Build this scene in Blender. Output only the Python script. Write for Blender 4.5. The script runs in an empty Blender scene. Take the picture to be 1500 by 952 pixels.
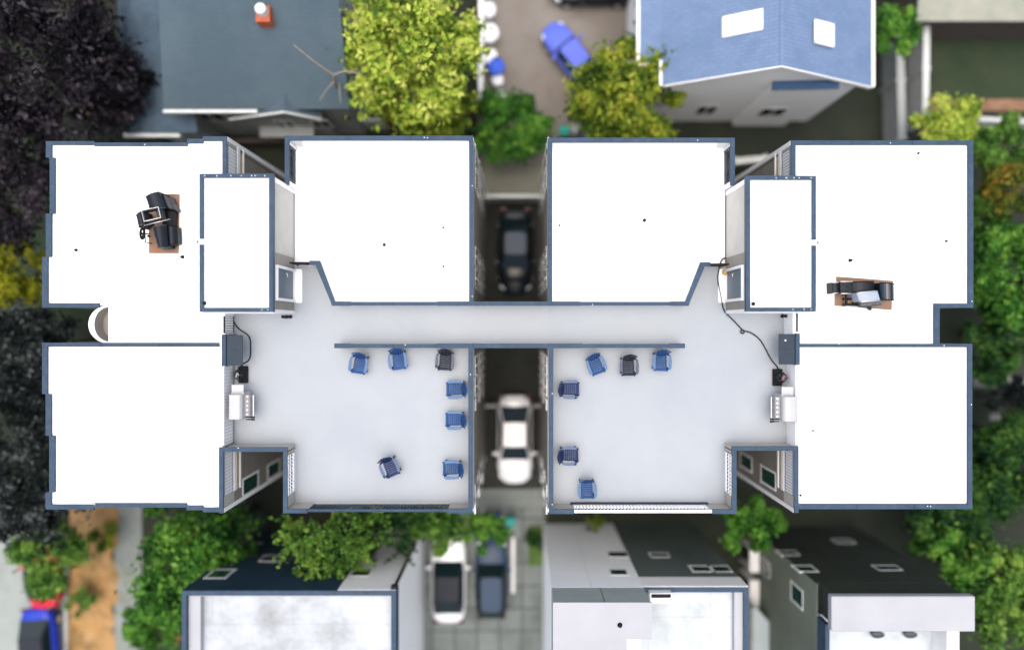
import bpy, math, random
import numpy as np
from mathutils import Vector, Matrix
random.seed(7)
SC = bpy.context.scene
COL = SC.collection
R = math.radians
H = 37.0                     # height of the drone above the ground
CU, CV = 755.0, 477.0        # point of the photograph straight under the drone
ZD, ZC, ZB = 10.0, 10.95, 12.5
ZO = 10.86                   # outer roofs, just below their caps   # deck, parapet cap, top of the stair bulkheads

def W(u, v, z=0.0):
    s = (H - z) / 1000.0
    return ((u - CU) * s, -(v - CV) * s)
def W3(u, v, z=0.0):
    x, y = W(u, v, z); return (x, y, z)

# ------------------------------------------------------------------ materials
MATS = {}
def mat(name, col, rough=0.7, var=0.0, scale=3.0, metal=0.0, bump=0.0, bscale=40.0, col2=None, stain=None, spec=0.3, detail=4.0):
    m = bpy.data.materials.new(name); m.use_nodes = True
    nt = m.node_tree; b = nt.nodes['Principled BSDF']
    b.inputs['Roughness'].default_value = rough
    b.inputs['Metallic'].default_value = metal
    b.inputs['Specular IOR Level'].default_value = spec
    c = (*col, 1)
    if var > 0 or col2:
        tc = nt.nodes.new('ShaderNodeTexCoord')
        n = nt.nodes.new('ShaderNodeTexNoise'); n.inputs['Scale'].default_value = scale; n.inputs['Detail'].default_value = detail
        nt.links.new(tc.outputs['Object'], n.inputs['Vector'])
        r = nt.nodes.new('ShaderNodeValToRGB')
        r.color_ramp.elements[0].position = 0.3; r.color_ramp.elements[1].position = 0.7
        if col2:
            r.color_ramp.elements[0].color = c; r.color_ramp.elements[1].color = (*col2, 1)
        else:
            r.color_ramp.elements[0].color = (*[x * (1 - var) for x in col], 1)
            r.color_ramp.elements[1].color = (*[min(1, x * (1 + var)) for x in col], 1)
        nt.links.new(n.outputs['Fac'], r.inputs['Fac'])
        out = r.outputs['Color']
        if stain:     # stain: (colour, scale, threshold low, high, strength)
            n2 = nt.nodes.new('ShaderNodeTexNoise'); n2.inputs['Scale'].default_value = stain[1]; n2.inputs['Detail'].default_value = 7
            n2.inputs['Roughness'].default_value = 0.62
            nt.links.new(tc.outputs['Object'], n2.inputs['Vector'])
            mr = nt.nodes.new('ShaderNodeMapRange'); mr.inputs['From Min'].default_value = stain[2]; mr.inputs['From Max'].default_value = stain[3]
            mr.inputs['To Max'].default_value = stain[4]
            nt.links.new(n2.outputs['Fac'], mr.inputs['Value'])
            mx = nt.nodes.new('ShaderNodeMix'); mx.data_type = 'RGBA'
            nt.links.new(mr.outputs['Result'], mx.inputs[0]); nt.links.new(out, mx.inputs[6]); mx.inputs[7].default_value = (*stain[0], 1)
            out = mx.outputs[2]
        nt.links.new(out, b.inputs['Base Color'])
    else:
        b.inputs['Base Color'].default_value = c
    if bump > 0:
        tc = nt.nodes.new('ShaderNodeTexCoord')
        n = nt.nodes.new('ShaderNodeTexNoise'); n.inputs['Scale'].default_value = bscale; n.inputs['Detail'].default_value = 5
        nt.links.new(tc.outputs['Object'], n.inputs['Vector'])
        bp = nt.nodes.new('ShaderNodeBump'); bp.inputs['Strength'].default_value = bump; bp.inputs['Distance'].default_value = 0.02
        nt.links.new(n.outputs['Fac'], bp.inputs['Height']); nt.links.new(bp.outputs['Normal'], b.inputs['Normal'])
    MATS[name] = m
    return m

def brick(name, c1, c2, mortar, bw, bh, msize=0.01, offset=0.5, rough=0.8, stain=None, rot=0.0, rotx=0.0):
    """tiles / shingles / pavers / membrane seams in object space, metres"""
    m = bpy.data.materials.new(name); m.use_nodes = True
    nt = m.node_tree; b = nt.nodes['Principled BSDF']; b.inputs['Roughness'].default_value = rough
    b.inputs['Specular IOR Level'].default_value = 0.25
    tc = nt.nodes.new('ShaderNodeTexCoord'); mp = nt.nodes.new('ShaderNodeMapping'); mp.inputs['Rotation'].default_value[2] = rot; mp.inputs['Rotation'].default_value[0] = rotx
    nt.links.new(tc.outputs['Object'], mp.inputs['Vector'])
    br = nt.nodes.new('ShaderNodeTexBrick'); br.offset = offset
    br.inputs['Color1'].default_value = (*c1, 1); br.inputs['Color2'].default_value = (*c2, 1); br.inputs['Mortar'].default_value = (*mortar, 1)
    br.inputs['Scale'].default_value = 1.0; br.inputs['Mortar Size'].default_value = msize; br.inputs['Mortar Smooth'].default_value = 0.3
    br.inputs['Brick Width'].default_value = bw; br.inputs['Row Height'].default_value = bh
    nt.links.new(mp.outputs['Vector'], br.inputs['Vector'])
    n = nt.nodes.new('ShaderNodeTexNoise'); n.inputs['Scale'].default_value = 0.7 if not stain else stain[1]; n.inputs['Detail'].default_value = 7
    n.inputs['Roughness'].default_value = 0.65
    nt.links.new(tc.outputs['Object'], n.inputs['Vector'])
    mr = nt.nodes.new('ShaderNodeMapRange')
    st = stain or ((c1[0] * .6, c1[1] * .6, c1[2] * .6), .7, .45, .75, .35)
    mr.inputs['From Min'].default_value = st[2]; mr.inputs['From Max'].default_value = st[3]; mr.inputs['To Max'].default_value = st[4]
    nt.links.new(n.outputs['Fac'], mr.inputs['Value'])
    mx = nt.nodes.new('ShaderNodeMix'); mx.data_type = 'RGBA'
    nt.links.new(mr.outputs['Result'], mx.inputs[0]); nt.links.new(br.outputs['Color'], mx.inputs[6]); mx.inputs[7].default_value = (*st[0], 1)
    nt.links.new(mx.outputs[2], b.inputs['Base Color'])
    MATS[name] = m
    return m

def leafmat(name, cols):
    m = bpy.data.materials.new(name); m.use_nodes = True
    nt = m.node_tree; b = nt.nodes['Principled BSDF']; b.inputs['Roughness'].default_value = 0.6
    b.inputs['Specular IOR Level'].default_value = 0.08
    g = nt.nodes.new('ShaderNodeNewGeometry')
    tc = nt.nodes.new('ShaderNodeTexCoord')
    n = nt.nodes.new('ShaderNodeTexNoise'); n.inputs['Scale'].default_value = 0.9; n.inputs['Detail'].default_value = 2
    nt.links.new(tc.outputs['Object'], n.inputs['Vector'])
    ma = nt.nodes.new('ShaderNodeMath'); ma.operation = 'MULTIPLY_ADD'
    nt.links.new(g.outputs['Random Per Island'], ma.inputs[0]); ma.inputs[1].default_value = 0.6
    mb = nt.nodes.new('ShaderNodeMath'); mb.operation = 'MULTIPLY_ADD'
    nt.links.new(n.outputs['Fac'], mb.inputs[0]); mb.inputs[1].default_value = 2.3; mb.inputs[2].default_value = -0.95
    nt.links.new(mb.outputs[0], ma.inputs[2])
    r = nt.nodes.new('ShaderNodeValToRGB')
    el = r.color_ramp.elements
    el[0].color = (*cols[0], 1); el[1].color = (*cols[-1], 1); el[0].position = 0.05; el[1].position = 0.95
    for i, c in enumerate(cols[1:-1]):
        e = el.new((i + 1) / (len(cols) - 1)); e.color = (*c, 1)
    nt.links.new(ma.outputs[0], r.inputs['Fac']); nt.links.new(r.outputs['Color'], b.inputs['Base Color'])
    tr = nt.nodes.new('ShaderNodeBsdfTranslucent'); nt.links.new(r.outputs['Color'], tr.inputs['Color'])
    ms = nt.nodes.new('ShaderNodeMixShader'); ms.inputs[0].default_value = 0.3
    o = nt.nodes['Material Output']
    nt.links.new(b.outputs[0], ms.inputs[1]); nt.links.new(tr.outputs[0], ms.inputs[2]); nt.links.new(ms.outputs[0], o.inputs[0])
    MATS[name] = m
    return m

M_ROOF = brick('white membrane', (.86, .86, .855), (.85, .85, .85), (.79, .79, .785), 12.0, 3.05, .012, .5, .55, ((.78, .78, .77), .45, .5, .8, .5))
M_MEMB = mat('white upturn', (.86, .86, .855), .55, .02, 1.0)
M_DECK = mat('grey deck coating', (.288, .315, .338), .5, .04, .35, bump=.05, bscale=60, stain=((.235, .265, .297), .3, .42, .74, .65), detail=6)
M_CAP = mat('slate blue cap metal', (.030, .055, .090), .55, .15, 1.2, spec=.18, stain=((.06, .09, .125), 5, .5, .75, .6))
M_SCREW = mat('screw heads', (.75, .78, .8), .35)
M_STUC = mat('taupe stucco', (.42, .39, .345), .9, .06, 2.0, bump=.25, bscale=120)
M_STUCL = mat('pale taupe stucco', (.50, .488, .445), .9, .05, 2.0, bump=.25, bscale=120)
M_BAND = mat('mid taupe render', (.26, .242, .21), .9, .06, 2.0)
M_STUC_SHADE = mat('taupe stucco with painted shade', (.20, .186, .155), .9, .07, 2.0, bump=.25, bscale=120)  # taupe stucco darkened; shade of the gap and courtyards is in the colour
M_WHITE = mat('white trim', (.8, .8, .79), .5, .03, 2.0)
M_GLASS = mat('window glass', (.012, .03, .03), .06, spec=.4, var=.3, scale=1.5)
M_GLASSG = mat('green tinted glass', (.012, .05, .038), .08, spec=.5, var=.6, scale=4)
M_NAVYRAIL = mat('dark railing metal', (.018, .03, .05), .5, .1, 3, spec=.15)
M_BLACK = mat('black metal', (.008, .009, .011), .55, .2, 5, spec=.12)
M_DOOR = mat('slate door', (.07, .11, .145), .35, .08, 1.5)
M_CAB = mat('cabinet slate', (.022, .036, .052), .55, .1, 1.5, spec=.2)
M_TAN = mat('tan rim board', (.42, .34, .2), .7, .15, 3)
M_STEEL = mat('brushed steel', (.5, .5, .5), .3, .05, 5, metal=.8)
M_RUBBER = mat('rubber', (.010, .010, .011), .8, .2, 6, spec=.1)
M_HOSE = mat('hose', (.012, .018, .024), .6, spec=.15)
M_PLY = mat('plywood', (.24, .10, .045), .8, scale=2.2, col2=(.18, .15, .12), detail=8, bump=.1)
M_PLYE = mat('plywood edge', (.32, .2, .11), .8, .2, 6)
M_VINYL = mat('black vinyl', (.008, .012, .018), .42, .25, 4, spec=.2)
M_GREYM = mat('grey hood liner', (.05, .055, .06), .5, .25, 8, spec=.2)
M_SILVER = mat('pale hood', (.27, .31, .37), .35, .08, 3)

# ------------------------------------------------------------------ mesh builder
class MB:
    def __init__(s): s.v = []; s.f = []; s.mi = []
    def face(s, pts, mi=0):
        i = len(s.v); s.v += [tuple(p) for p in pts]; s.f.append(tuple(range(i, i + len(pts)))); s.mi.append(mi)
    def box(s, x0, y0, z0, x1, y1, z1, mi=0):
        if x0 > x1: x0, x1 = x1, x0
        if y0 > y1: y0, y1 = y1, y0
        i = len(s.v)
        s.v += [(x0, y0, z0), (x1, y0, z0), (x1, y1, z0), (x0, y1, z0), (x0, y0, z1), (x1, y0, z1), (x1, y1, z1), (x0, y1, z1)]
        for q in ((0, 3, 2, 1), (4, 5, 6, 7), (0, 1, 5, 4), (1, 2, 6, 5), (2, 3, 7, 6), (3, 0, 4, 7)):
            s.f.append(tuple(i + k for k in q)); s.mi.append(mi)
        return s
    def hexa(s, b, t, mi=0):      # bottom 4 points, top 4 points (counter-clockwise from above)
        i = len(s.v); s.v += [tuple(p) for p in b] + [tuple(p) for p in t]
        for q in ((0, 3, 2, 1), (4, 5, 6, 7), (0, 1, 5, 4), (1, 2, 6, 5), (2, 3, 7, 6), (3, 0, 4, 7)):
            s.f.append(tuple(i + k for k in q)); s.mi.append(mi)
        return s
    def prism(s, poly, z0, z1, mi=0, mit=None):
        a = sum(poly[k][0] * poly[(k + 1) % len(poly)][1] - poly[(k + 1) % len(poly)][0] * poly[k][1] for k in range(len(poly)))
        if a < 0: poly = poly[::-1]
        n = len(poly); i = len(s.v)
        s.v += [(p[0], p[1], z0) for p in poly] + [(p[0], p[1], z1) for p in poly]
        s.f.append(tuple(i + k for k in range(n))[::-1]); s.mi.append(mi)
        s.f.append(tuple(i + n + k for k in range(n))); s.mi.append(mi if mit is None else mit)
        for k in range(n):
            s.f.append((i + k, i + (k + 1) % n, i + n + (k + 1) % n, i + n + k)); s.mi.append(mi)
        return s
    def slab(s, pts, t, mi=0):    # polygon in space, thickness t downwards
        n = len(pts); i = len(s.v)
        s.v += [tuple(p) for p in pts] + [(p[0], p[1], p[2] - t) for p in pts]
        s.f.append(tuple(i + k for k in range(n))); s.mi.append(mi)
        s.f.append(tuple(i + n + k for k in range(n))[::-1]); s.mi.append(mi)
        for k in range(n):
            s.f.append((i + k, i + n + k, i + n + (k + 1) % n, i + (k + 1) % n)); s.mi.append(mi)
        return s
    def tube(s, pts, rad, n=8, mi=0, closed=False):
        pts = [Vector(p) for p in pts]; L = len(pts)
        if not isinstance(rad, (list, tuple)): rad = [rad] * L
        i = len(s.v); ref = None
        for k in range(L):
            if closed: d = pts[(k + 1) % L] - pts[k - 1]
            else: d = pts[min(k + 1, L - 1)] - pts[max(k - 1, 0)]
            d.normalize()
            if ref is None: ref = Vector((0, 0, 1)) if abs(d.z) < .9 else Vector((1, 0, 0))
            a = d.cross(ref)
            if a.length < 1e-4: a = d.cross(Vector((0, 1, 0)))
            a.normalize(); b = d.cross(a); b.normalize()
            for j in range(n):
                t = 2 * math.pi * j / n
                s.v.append(tuple(pts[k] + (a * math.cos(t) + b * math.sin(t)) * rad[k]))
        for k in range(L if closed else L - 1):
            for j in range(n):
                k2 = (k + 1) % L
                s.f.append((i + k * n + j, i + k2 * n + j, i + k2 * n + (j + 1) % n, i + k * n + (j + 1) % n)); s.mi.append(mi)
        if not closed:
            s.f.append(tuple(i + j for j in range(n))); s.mi.append(mi)
            s.f.append(tuple(i + (L - 1) * n + j for j in range(n))[::-1]); s.mi.append(mi)
        return s
    def lathe(s, c, prof, n=20, mi=0):    # profile (r, z) about a vertical axis
        i = len(s.v); L = len(prof)
        for r, z in prof:
            for j in range(n):
                t = 2 * math.pi * j / n; s.v.append((c[0] + r * math.cos(t), c[1] + r * math.sin(t), c[2] + z))
        for k in range(L - 1):
            for j in range(n):
                s.f.append((i + k * n + j, i + k * n + (j + 1) % n, i + (k + 1) * n + (j + 1) % n, i + (k + 1) * n + j)); s.mi.append(mi)
        s.f.append(tuple(i + j for j in range(n))[::-1]); s.mi.append(mi)
        s.f.append(tuple(i + (L - 1) * n + j for j in range(n))); s.mi.append(mi)
        return s
    def xf(s, M, start=0):
        for k in range(start, len(s.v)): s.v[k] = tuple(M @ Vector(s.v[k]))
        return s
    def build(s, name, mats, parent=None, smooth=False, bevel=0, origin=None, sub=0, seg=2):
        if not isinstance(mats, (list, tuple)): mats = [mats]
        o0 = Vector(origin) if origin is not None else (base_of(parent) if parent else None)
        vs = np.array(s.v, dtype=float)
        if o0 is None:
            o0 = Vector(((vs[:, 0].min() + vs[:, 0].max()) / 2, (vs[:, 1].min() + vs[:, 1].max()) / 2, vs[:, 2].min()))
        vs = vs - np.array(o0)
        me = bpy.data.meshes.new(name); me.from_pydata(vs.tolist(), [], s.f)
        for m in mats: me.materials.append(m)
        me.polygons.foreach_set('material_index', s.mi)
        if smooth: me.polygons.foreach_set('use_smooth', [True] * len(s.f))
        me.update()
        o = bpy.data.objects.new(name, me); COL.objects.link(o)
        if parent: o.parent = parent
        else: o.location = o0
        o['_b'] = list(o0)
        if bevel:
            b = o.modifiers.new('bevel', 'BEVEL'); b.width = bevel; b.segments = seg; b.limit_method = 'ANGLE'
        if sub:
            b = o.modifiers.new('sub', 'SUBSURF'); b.levels = sub; b.render_levels = sub
        return o
def base_of(o): return Vector(o['_b'])
def tag(o, label=None, cat=None, group=None, kind=None):
    if label: o['label'] = label
    if cat: o['category'] = cat
    if group: o['group'] = group
    if kind: o['kind'] = kind
    return o
def root(name, label, cat, loc=(0, 0, 0), group=None):
    o = bpy.data.objects.new(name, None); COL.objects.link(o); o.location = loc; o['_b'] = list(loc)
    o.empty_display_size = .3
    return tag(o, label, cat, group)
def copy_tree(o, parent=None):
    c = o.copy(); COL.objects.link(c)
    if parent: c.parent = parent
    for ch in list(o.children): copy_tree(ch, c)
    return c
def place(r, loc, rz=0):
    r.location = loc; r.rotation_euler = (0, 0, rz); return r
def S(name, mb, m, **k): return tag(mb.build(name, m, **k), kind='structure')

# ------------------------------------------------------------------ camera, light, sky
cam = bpy.data.cameras.new('camera'); co = bpy.data.objects.new('camera', cam); COL.objects.link(co)
co.location = (0, 0, H); co.rotation_euler = (0, 0, 0)
cam.sensor_width = 36; cam.lens = 24; cam.clip_end = 2000
cam.shift_x = -(CU - 750) / 1500; cam.shift_y = (CV - 476) / 1500
cam.dof.use_dof = True; cam.dof.focus_distance = H - 11.05; cam.dof.aperture_fstop = 0.024 / 0.88
SC.camera = co
w = bpy.data.worlds.new('World'); SC.world = w; w.use_nodes = True
nt = w.node_tree; bg = nt.nodes['Background']
sky = nt.nodes.new('ShaderNodeTexSky'); sky.sky_type = 'NISHITA'; sky.sun_disc = False
SUN_EL, SUN_AZ = R(87), R(250)
sky.sun_elevation = SUN_EL; sky.sun_rotation = SUN_AZ; sky.dust_density = 6; sky.air_density = 1.0; sky.ozone_density = 1.0
nt.links.new(sky.outputs[0], bg.inputs[0]); bg.inputs[1].default_value = 0.15
sl = bpy.data.lights.new('sun', 'SUN'); sl.energy = 1.5; sl.angle = R(100); sl.color = (1, .975, .94)
so = bpy.data.objects.new('sun', sl); COL.objects.link(so)
d = Vector((math.sin(SUN_AZ) * math.cos(SUN_EL), math.cos(SUN_AZ) * math.cos(SUN_EL), math.sin(SUN_EL)))
so.rotation_euler = d.to_track_quat('Z', 'Y').to_euler(); so.location = d * 60
SC.view_settings.view_transform = 'Standard'; SC.view_settings.look = 'None'; SC.view_settings.gamma = 1
SC.view_settings.exposure = 0.7

# ------------------------------------------------------------------ ground
M_SOIL = mat('dark soil', (.014, .018, .013), .95, scale=.5, col2=(.024, .03, .018), detail=8)
M_ASPH = mat('dark asphalt', (.026, .028, .024), .9, .25, .8, detail=8)
M_DRIVE = mat('worn drive', (.15, .13, .11), .9, scale=.35, col2=(.205, .19, .17), detail=8, stain=((.12, .10, .08), .8, .52, .75, .6))
M_PAVER = brick('concrete pavers', (.19, .21, .20), (.15, .17, .16), (.028, .032, .03), 1.22, 1.22, .035, 0, .9, ((.07, .08, .068), .6, .42, .7, .7))
M_ROADP = mat('pale road', (.25, .28, .26), .9, .1, .4, detail=8, stain=((.15, .17, .15), .5, .5, .8, .6))
M_WALK = mat('grey walk', (.19, .21, .195), .9, .12, .7, detail=8, stain=((.12, .14, .11), 1.2, .5, .7, .6))
M_BARK = mat('orange bark mulch', (.30, .165, .055), .95, scale=.8, col2=(.36, .22, .095), detail=9, stain=((.09, .07, .03), 1.1, .47, .68, .8))
M_LAWN = mat('lawn', (.05, .10, .02), .95, scale=1.2, col2=(.10, .16, .04), detail=9)
M_DLAWN = mat('dark lawn', (.016, .032, .014), .95, scale=.8, col2=(.03, .04, .02), detail=9)
M_CURB = mat('curb', (.5, .5, .48), .85, .1, 1)

g = MB(); g.box(-400, -400, -1, 400, 400, 0); S('ground', g, M_SOIL)
def sheet(name, pts, z, m):
    poly = [W(u, v, 0) for u, v in pts]
    mb = MB(); mb.prism(poly, -.5, z); return S(name, mb, m)
sheet('driveway', [(700, -700), (930, -700), (930, 238), (700, 238)], .012, M_DRIVE)
sheet('alley', [(704, 238), (796, 238), (796, 716), (704, 716)], .008, M_ASPH)
sheet('path', [(690, 238), (815, 238), (815, 284), (690, 284)], .016, mat('mossy path', (.13, .135, .10), .95, scale=1.1, col2=(.17, .165, .14), detail=8))
sheet('courtyard_paving', [(598, 742), (800, 742), (800, 1500), (598, 1500)], .012, M_PAVER)
sheet('walkway', [(690, 716), (815, 716), (815, 742), (690, 742)], .016, M_WALK)
sheet('lawn', [(774, 770), (796, 770), (796, 828), (774, 828)], .03, M_LAWN)
sheet('road', [(-700, 775), (98, 775), (98, 1500), (-700, 1500)], .008, M_ROADP)
rj = random.Random(5)
sheet('mulch_bed', [(100, 700), (168, 700)] + [(171 + rj.uniform(-9, 5), 715 + 16 * k) for k in range(20)] + [(172, 1500), (98, 1500)] + [(100 + rj.uniform(-1, 4), 1040 - 20 * k) for k in range(14)], .03, M_BARK)
sheet('pavement', [(168, 700), (208, 700), (208, 1500), (168, 1500)], .022, M_WALK)
sheet('side_street', [(1436, 520), (2300, 520), (2300, 552), (1436, 552)], .01, M_ASPH)
M_WALKD = mat('grey walk with painted shade', (.12, .125, .115), .9, .15, .7, detail=8)  # darker copy of the grey walk, shade put into its colour
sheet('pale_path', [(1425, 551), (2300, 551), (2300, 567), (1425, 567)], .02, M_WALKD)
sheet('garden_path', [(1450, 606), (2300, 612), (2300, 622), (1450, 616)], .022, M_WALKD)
sheet('yard', [(1362, 20), (2000, 20), (2000, 150), (1362, 150)], .02, M_DLAWN)
sheet('east_bed', [(1340, 146), (2000, 146), (2000, 166), (1340, 162)], .03, mat('brown mulch', (.10, .06, .035), .95, scale=1.5, col2=(.26, .15, .09), detail=8))
sheet('west_lawn', [(-400, 200), (150, 200), (150, 470), (-400, 470)], .014, M_DLAWN)
mb = MB(); mb.prism([W(*p) for p in [(96, 775), (100, 775), (100, 1500), (96, 1500)]], -.4, .12); S('kerb', mb, M_CURB)
mb = MB(); mb.prism([W(*p) for p in [(749, 788), (754, 788), (753.5, 868), (749, 868)]], .0, .018); S('parking_line', mb, M_WHITE)
mb = MB(); mb.prism([W(*p) for p in [(690, 790), (693, 790), (693, 868), (690, 868)]], .0, .018); S('parking_line', mb, M_WALK)

# ------------------------------------------------------------------ main apartment buildings
def rect(u0, v0, u1, v1, z=ZC):
    x0, y0 = W(u0, v1, z); x1, y1 = W(u1, v0, z); return x0, y0, x1, y1

def apartment(label, segs, roofs, deck, bulk, mirror, windows, pipes, diag, diagw, origin, edge):
    """segs: (u0,v0,u1,v1, outside side, style); style m = membrane inside, d = deck inside, o = open railing under the cap"""
    rt = root('apartment_building', label, 'apartment building', origin)
    wall = MB(); pwall = MB(); cap = MB(); up = MB(); rim = MB(); board = MB()
    rnd = random.Random(3)
    for k, (u0, v0, u1, v1, side, style) in enumerate(segs):
        x0, y0, x1, y1 = rect(u0, v0, u1, v1)
        zt = ZC - .002 * (k % 3)
        cap.box(x0, y0, zt - .07, x1, y1, zt)
        # folded drip edges of the metal
        along = (x1 - x0) > (y1 - y0)
        t = .03
        wx0, wy0, wx1, wy1 = (x0, y0 + t, x1, y1 - t) if along else (x0 + t, y0, x1 - t, y1)
        top = ZC - .06
        if style == 'o':
            q = .10
            if side == 'W': wall.box(wx1 - q, wy0, 0, wx1, wy1, ZD - .02); wall.box(wx0, wy0, 0, wx1 - q, wy1, ZD - .7)
            else: wall.box(wx0, wy0, 0, wx0 + q, wy1, ZD - .02); wall.box(wx0 + q, wy0, 0, wx1, wy1, ZD - .7)
        elif style == 'd':
            wall.box(wx0, wy0, 0, wx1, wy1, ZD - .02); pwall.box(wx0, wy0, ZD - .02, wx1, wy1, top)
        else:
            wall.box(wx0, wy0, 0, wx1, wy1, ZD - .15)
            mx, my = (wx0 + wx1) / 2, (wy0 + wy1) / 2
            a = (wx0, wy0, wx1, wy1)
            if side == 'W': o_, i_ = (wx0, wy0, mx, wy1), (mx, wy0, wx1, wy1)
            elif side == 'E': i_, o_ = (wx0, wy0, mx, wy1), (mx, wy0, wx1, wy1)
            elif side == 'N': i_, o_ = (wx0, wy0, wx1, my), (wx0, my, wx1, wy1)
            elif side == 'S': o_, i_ = (wx0, wy0, wx1, my), (wx0, my, wx1, wy1)
            else: o_, i_ = None, a
            if o_: pwall.box(o_[0], o_[1], ZD - .15, o_[2], o_[3], top)
            up.box(i_[0], i_[1], ZD - .1, i_[2], i_[3], top)
            if style == 'w':
                e0 = wx1 if side == 'E' else wx0 - .012
                board = MB(); board.box(e0, wy0, ZD + .02, e0 + .012, wy1, ZC - .072); board.build('white_boarding', M_WHITE, rt)
        # screws
        L = (x1 - x0) if along else (y1 - y0)
        n = int(L / 2.4)
        for q in range(n):
            if rnd.random() < .55:
                p = rnd.random() * L
                cx, cy = (x0 + p, (y0 + y1) / 2 + rnd.uniform(-.06, .06)) if along else ((x0 + x1) / 2 + rnd.uniform(-.06, .06), y0 + p)
                cap.box(cx - .016, cy - .016, zt, cx + .016, cy + .016, zt + .008, 1)
        # raised seams where two lengths of metal meet
        n = int(L / 3.2)
        for q in range(1, n + 1):
            p = L * q / (n + 1)
            if along: cap.box(x0 + p - .012, y0 - .002, zt, x0 + p + .012, y1 + .002, zt + .006, 2)
            else: cap.box(x0 - .002, y0 + p - .012, zt, x1 + .002, y0 + p + .012, zt + .006, 2)
    # slanted parapet
    pl = [W(u, v, ZC) for u, v in diag]
    cap.prism(pl, ZC - .07, ZC - .001)
    p2 = [W(u, v, ZC) for u, v in diagw]
    up2 = MB(); up2.prism(p2, ZD - .2, ZC - .06); up2.build('slanted_parapet', M_MEMB, rt)
    wall.build('wall', M_STUC_SHADE, rt)
    pwall.build('parapet_wall', M_STUC, rt)
    cap.build('parapet_cap', [M_CAP, M_SCREW, M_NAVYRAIL], rt)
    up.build('parapet_upturn', M_MEMB, rt)
    for ea, eb_, ec, ed in edge: board = MB(); board.box(ea, eb_, ZD - .01, ec, ed, ZO - .02); board.build('white_boarding', M_WHITE, rt)
    rf = MB()
    for q, poly in enumerate(roofs): rf.prism([W(u, v, ZC) for u, v in poly], ZD - .25, ZO - .004 * q if q < 2 else ZD)
    rf.build('roof', M_ROOF, rt)
    if 1:
        un, ue = (424.5, 687) if mirror > 0 else (809, 1069); vn = 206 if mirror > 0 else 209
        xa, ya = W(un, vn, ZC); xb, _ = W(ue, vn, ZC); ya += .02
        tp = MB(); i = 0; tp.v = [(xa + .45, ya, ZD - .05), (xa + .45, ya - 1.0, ZD - .05), (xa + .45, ya, ZC - .08), (xb - .02, ya, ZD - .05), (xb - .02, ya - 1.0, ZD - .05), (xb - .02, ya, ZC - .08)] if mirror > 0 else [(xa + .02, ya, ZD - .05), (xa + .02, ya - 1.0, ZD - .05), (xa + .02, ya, ZC - .08), (xb - .45, ya, ZD - .05), (xb - .45, ya - 1.0, ZD - .05), (xb - .45, ya, ZC - .08)]
        tp.f = [(0, 1, 2), (3, 5, 4), (0, 3, 4, 1), (1, 4, 5, 2), (2, 5, 3, 0)]; tp.mi = [0] * 5
        tp.build('added_light_cant', M_MEMB, rt)  # added slope, tilted to catch more light so the north edge stays white
    dk = MB()
    for poly in deck: dk.prism([W(u, v, ZC) for u, v in poly], ZD - .25, ZD - .004)
    dk.build('deck', M_DECK, rt)
    # stair bulkhead
    x0, y0, x1, y1 = rect(*bulk, z=ZB)
    bw = MB(); bw.box(x0 + .06, y0 + .06, 0, x1 - .06, y1 - .06, ZB - .18)
    bk = bw.build('stair_bulkhead', M_STUCL, rt)
    r2 = MB(); r2.box(x0 + .12, y0 + .12, ZB - .18, x1 - .12, y1 - .12, ZB - .06); r2.build('roof', M_ROOF, bk)
    cw = .155; c2 = MB()
    ys = y0 + (y1 - y0) * .508
    c2.box(x0, y1 - cw, ZB - .2, x1, y1, ZB); c2.box(x0, y0, ZB - .2, x1, y0 + cw, ZB)
    f = mirror
    xa, xb = (x0, x0 + cw) if f > 0 else (x1 - cw, x1)
    c2.box(xa, y0 + cw, ZB - .2, xb, ys - .1, ZB); c2.box(xa, ys + .1, ZB - .2, xb, y1 - cw, ZB)
    xc, xd = (x1 - cw, x1) if f > 0 else (x0, x0 + cw)
    c2.box(xc, y0 + cw, ZB - .2, xd, y1 - cw, ZB)
    for q in range(9):
        cx = rnd.uniform(x0 + .1, x1 - .1); cy = rnd.choice((y0 + .08, y1 - .08)); c2.box(cx - .015, cy - .015, ZB, cx + .015, cy + .015, ZB + .008, 1)
    c2.build('parapet_cap', [M_CAP, M_SCREW], bk)
    sc = MB(); sc.box(xa + .005, ys - .095, ZB - .2, xb - .005, ys + .095, ZB - .03)
    ox = xa - .16 if f > 0 else xb
    sc.box(ox, ys - .1, ZB - .25, ox + .16, ys + .1, ZB - .05); sc.box(ox + .05, ys - .05, ZB - .05, ox + .11, ys + .05, ZB - .045, 1)
    sc.build('scupper', [M_WHITE, M_BLACK], bk)
    # door side face (towards the deck)
    xf = x1 - .06 if f > 0 else x0 + .06
    def fb(mb, y0_, z0_, y1_, z1_, d0, d1, mi=0):   # box on the face, d = distance out of it
        mb.box(xf + f * d0, y0_, z0_, xf + f * d1, y1_, z1_, mi)
    # darker render band around the door and base trim
    db = MB(); ydn, yds = 2.12, 1.02
    fb(db, y0 + .1, ZD, yds - .11, ZD + 2.08, -.02, .012); db.build('render_band', M_BAND, bk); db = MB(); fb(db, ydn + .11, ZD, ydn + .55, ZD + 2.08, -.02, .012)
    db.build('render_band', M_BAND, bk)
    tr = MB(); tr.box(x0 + .02, y0 - .03, ZD, x1 - .02, y0 + .055, ZB - .22); fb(tr, y0 + .055, ZD, y0 + .1, ZB - .22, .002, .03)
    fb(tr, y1 - .25, ZD, y1 - .07, ZB - .22, .002, .03)
    tr.build('corner_trim', M_WHITE, bk)
    fr = MB()
    fb(fr, ydn, ZD, ydn + .1, ZD + 2.1, -.02, .09); fb(fr, yds - .1, ZD, yds, ZD + 2.1, -.02, .09); fb(fr, yds, ZD + 2.02, ydn, ZD + 2.1, -.02, .09)
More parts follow.
